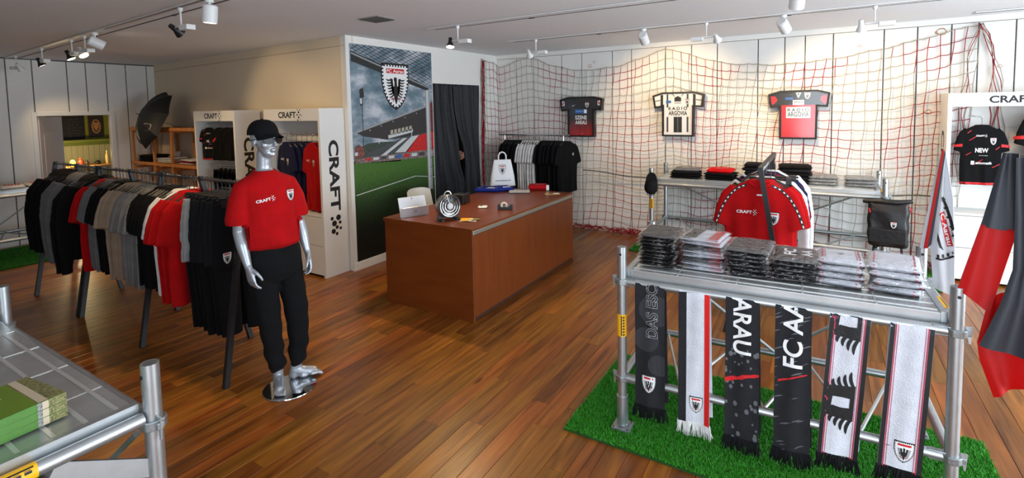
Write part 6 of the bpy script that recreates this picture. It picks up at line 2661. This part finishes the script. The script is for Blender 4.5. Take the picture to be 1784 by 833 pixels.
# ================================================================== UMBRELLA ON THE PINE SHELF
um = thing('umbrella', 'open black umbrella with white crest lying on the pine shelf', 'umbrella', (-9.12, 3.98, 1.70))
umf = mat('umbrella_black', (17, 17, 18), .6, bump=.1, bscale=20)
ax = Vector((-.12, -.80, .34)).normalized()
UM = Matrix.Translation((.06, -.05, .11)) @ ax.to_track_quat('Z', 'Y').to_matrix().to_4x4() @ Matrix.Rotation(.2, 4, 'Z')
NB = 8
URAD = .50


def upt(k, t, scal=True):
    a = 2 * PI * k / NB
    sc_ = 1.0
    fr = k - math.floor(k)
    sc_ = math.cos(PI / NB) / math.cos(PI / NB - 2 * PI / NB * fr) if fr else 1.0
    sag = 1 - .06 * math.sin(PI * fr) * t
    r_ = URAD * math.sin(t * 1.15) / math.sin(1.15) * sc_ * sag
    return UM @ Vector((r_ * math.cos(a), r_ * math.sin(a), .26 * math.cos(t * 1.45) - .02))


for k in range(NB):
    MB().sheet(6, 10, lambda u, v: upt(k + u * .9999, v * .98 + .02), .0015).build('panel', umf, um, True, 60)
um_all = MB()
for k in range(NB):
    um_all.sheet(6, 10, lambda u, v: upt(k + u * .9999, v * .98 + .02))
ub = bvh_of(um_all.mesh('tmp', umf))
vd = (onY(256, 222, 3.8) - EYE).normalized()
uo = onY(256, 222, 3.8) - Vector((-9.12, 3.98, 1.70))
uex = Vector((-vd.y, vd.x, 0)).normalized() * -1
uex = uex if uex.dot(rgt) > 0 else -uex
uey = uex.cross(vd) * 1.0
uey = uey if uey.z > 0 else -uey
Decal().put(CREST_S, 0, 0, .13, -.25).build('crest', project_map(ub, uo, uex, uey, -vd, 1.5), um)
for k in range(NB):
    MB().path([upt(k, t / 8) - ax * .006 for t in range(9)], .003, 5).build('rib', chrome, um, True)
MB().path([UM @ Vector((0, 0, .27)), UM @ Vector((0, 0, -.32))], .006, 8).build('shaft', chrome, um, True)
MB().path([UM @ Vector((0, 0, -.32)), UM @ Vector((0, 0, -.40))], .013, 8).build('grip', lamp_black, um, True)
MB().tube(UM @ Vector((0, 0, .24)), UM @ Vector((0, 0, .30)), .008, .004).build('ferrule', lamp_black, um)

# ================================================================== FLAGS IN THE POST TUBES
def flag(label, foot, top, corners, mats_, folds_, art=None, nm='flag', fold_amp=.02):
    t = thing(nm, label, 'flag', foot)
    F0 = Vector(foot)
    T0 = Vector(top)
    MB().tube((0, 0, -.02), T0 - F0, .0055, n=8).build('pole', mat('flag_pole', (120, 120, 122), .4), t, True)
    return t, F0, T0


post_br = TA_M @ Vector((TL, TD, TH))
post_fr = TA_M @ Vector((TL, 0, TH))
clothw = mat('flag_white', (226, 228, 232), .6, bump=.05, bscale=30)
clothr = mat('flag_red', (206, 16, 14), .55, bump=.05, bscale=30)
clothk = mat('flag_slate', (36, 38, 46), .5, bump=.05, bscale=30)


def translucent(m, amt=.35):
    nt_ = m.node_tree
    b_ = nt_.nodes['Principled BSDF']
    out_ = [n_ for n_ in nt_.nodes if n_.type == 'OUTPUT_MATERIAL'][0]
    tr_ = nt_.nodes.new('ShaderNodeBsdfTranslucent')
    tr_.inputs[0].default_value = b_.inputs['Base Color'].default_value
    mx_ = nt_.nodes.new('ShaderNodeMixShader')
    mx_.inputs[0].default_value = amt
    nt_.links.new(b_.outputs[0], mx_.inputs[1])
    nt_.links.new(tr_.outputs[0], mx_.inputs[2])
    nt_.links.new(mx_.outputs[0], out_.inputs[0])


translucent(clothw)
translucent(clothr, .45)


def patch(A, B, C, D, amp, k, ph, bulge=.0):
    """A low end of hem, B top of hem, C lower outer, D lower inner; u along hem, v away from it"""
    A, B, C, D = Vector(A), Vector(B), Vector(C), Vector(D)

    def fn(u, v):
        l_ = A.lerp(B, u)
        r_ = D.lerp(C, u)
        p = l_.lerp(r_, v)
        nrm = Vector((.25, -1, 0)).normalized()
        p = p + nrm * (amp * math.sin(k * u * PI + ph + 1.2 * v) * (.25 + .75 * v) + bulge * math.sin(PI * v) * math.sin(PI * u))
        return p
    return fn


# white flag
def edge_patch(left, right, amp, k, ph, nrm=(.25, -1, 0)):
    """cloth between two polylines of points (same parameter u)"""
    left, right = [Vector(p_) for p_ in left], [Vector(p_) for p_ in right]
    nv_ = Vector(nrm).normalized()

    def pl(P_, u):
        x_ = u * (len(P_) - 1)
        i_ = min(int(x_), len(P_) - 2)
        return P_[i_].lerp(P_[i_ + 1], x_ - i_)

    def fn(u, v):
        p_ = pl(left, u).lerp(pl(right, u), v)
        return p_ + nv_ * amp * math.sin(k * v * PI + ph + 1.3 * u) * min(1, 4 * v + .1)
    return fn


F0 = Vector((post_br.x, post_br.y, post_br.z))
T0 = onY(1644, 262, 3.47)
fw, _, _ = flag('white club flag with red hem hanging from a pole in the rear scaffold post', F0, T0, None, None, None)


def wq(px, py, y=3.455):
    return onY(px, py, y) - F0


pf = edge_patch([wq(1626, 500, 3.47), wq(1621, 432), wq(1632, 345), wq(1645, 264)], [wq(1665, 520, 3.42), wq(1665, 430, 3.42), wq(1661, 345, 3.42), wq(1647, 264)], .016, 1.6, .3)
MB().sheet(40, 24, pf, .002).build('cloth', clothw, fw, True, 70)
pf0 = edge_patch([wq(1602, 432, 3.48), wq(1621, 345, 3.48), wq(1640, 264, 3.48)], [wq(1620, 432, 3.475), wq(1632, 345, 3.475), wq(1645, 264, 3.475)], .006, 1.0, .0)
MB().sheet(24, 8, pf0, .002).build('rear_fold', clothw, fw, True, 70)
hem = edge_patch([wq(1609, 432, 3.45), wq(1641, 262, 3.45)], [wq(1615, 432, 3.45), wq(1645, 262, 3.45)], .0, 1, 0)
MB().sheet(10, 3, hem, .012).build('red_hem', clothr, fw, True, 70)
hem2 = edge_patch([wq(1615, 432, 3.45), wq(1645, 262, 3.45)], [wq(1622, 425, 3.45), wq(1647, 266, 3.45)], .0, 1, 0)
MB().sheet(10, 3, hem2, .010).build('dark_hem', clothk, fw, True, 70)
fc = Decal()


fcb = MB()
fcb.sheet(40, 24, pf, .002)
cl_map = project_map(bvh_of(fcb.mesh('tmp', clothw)), (0, 0, 0), (1, 0, 0), (0, 0, 1), (0, -1, 0), 1.0)


def q2(px, py):
    p_ = wq(px, py, 3.44)
    return (p_.x, p_.z)


def arc(pts, w_, m_, l_):
    for a_, b_ in zip(pts[:-1], pts[1:]):
        fc.line(q2(*a_), q2(*b_), w_, m_, l_)


arc([(1641, 342), (1648, 358), (1655, 380), (1660, 402), (1663, 418)], .012, BLACK, 0)
for (px, py) in ((1640, 350), (1645, 364), (1650, 380), (1655, 396), (1658, 412)):
    fc.line(q2(px, py), q2(px + 6, py - 4), .012, BLACK, 0)
arc([(1630, 450), (1640, 452), (1652, 450), (1664, 444)], .010, BLACK, 0)
for (px, py) in ((1634, 449), (1643, 449), (1652, 447), (1661, 443)):
    fc.line(q2(px, py), q2(px - .5, py - 6), .010, BLACK, 0)
fc.poly([q2(1636, 372), q2(1645, 368), q2(1660, 428), q2(1650, 430)], RED, 1)
aa, bb_ = Vector(q2(1641, 372)), Vector(q2(1655, 427))
fc.text('C Aarau', WHITE, (aa.x + bb_.x) / 2, (aa.y + bb_.y) / 2, (bb_ - aa).length, .020, 2, .02, math.atan2(bb_.y - aa.y, bb_.x - aa.x))
fc.poly([q2(1633, 405), q2(1640, 428), q2(1644, 436), q2(1636, 430), q2(1632, 418)], BLACK, 0)
fc.build('crest_print', cl_map, fw, maxlen=.012)

# red and slate flag
F0 = Vector((post_fr.x, post_fr.y, post_fr.z))
Y0 = post_fr.y
T0 = onY(1757, 268, Y0)
fr_, _, _ = flag('large red and slate flag hanging from a pole in the front scaffold post', F0, T0, None, None, None)


def fp(px, py, y=0.0):
    return onY(px, py, Y0 - .014 - y) - F0


red_p = edge_patch([fp(1668, 503), fp(1709, 391), ], [fp(1726, 548, .02), fp(1772, 402, .02)], .010, 1.6, .4)
MB().sheet(24, 24, red_p, .002).build('red_field', clothr, fr_, True, 70)
blk_p = edge_patch([fp(1708, 394), fp(1748, 266)], [fp(1772, 406, .02), fp(1776, 268, .02)], .008, 1.5, .5)
MB().sheet(24, 20, blk_p, .002).build('slate_field', clothk, fr_, True, 70)
zig = MB()
for k in range(6):
    px = 1718 + 9 * k
    c_ = [fp(px, 389 + 2 * k, .004), fp(px + 5, 389 + 2 * k, .004), fp(px + 5, 397 + 2 * k, .004), fp(px, 396 + 2 * k, .004)]
    zig.add([p_ + Vector((0, -.014, 0)) for p_ in c_], [(0, 1, 2, 3)])
low_p = edge_patch([fp(1731, 692), fp(1706, 625), fp(1702, 596), fp(1722, 522)], [fp(1784, 676, .03), fp(1800, 640, .03), fp(1800, 590, .03), fp(1780, 500, .03)], .014, 2.0, 1.0)
MB().sheet(30, 24, low_p, .002).build('red_fold', clothr, fr_, True, 70)
sl_p = edge_patch([fp(1705, 602, .06), fp(1742, 530, .06), fp(1764, 470, .06), fp(1768, 380, .06), fp(1770, 275, .05)], [fp(1860, 650, .10), fp(1870, 540, .10), fp(1870, 450, .10), fp(1870, 370, .10), fp(1860, 270, .08)], .016, 3.0, 1.0)
MB().sheet(40, 30, sl_p, .002).build('slate_fold', clothk, fr_, True, 70)
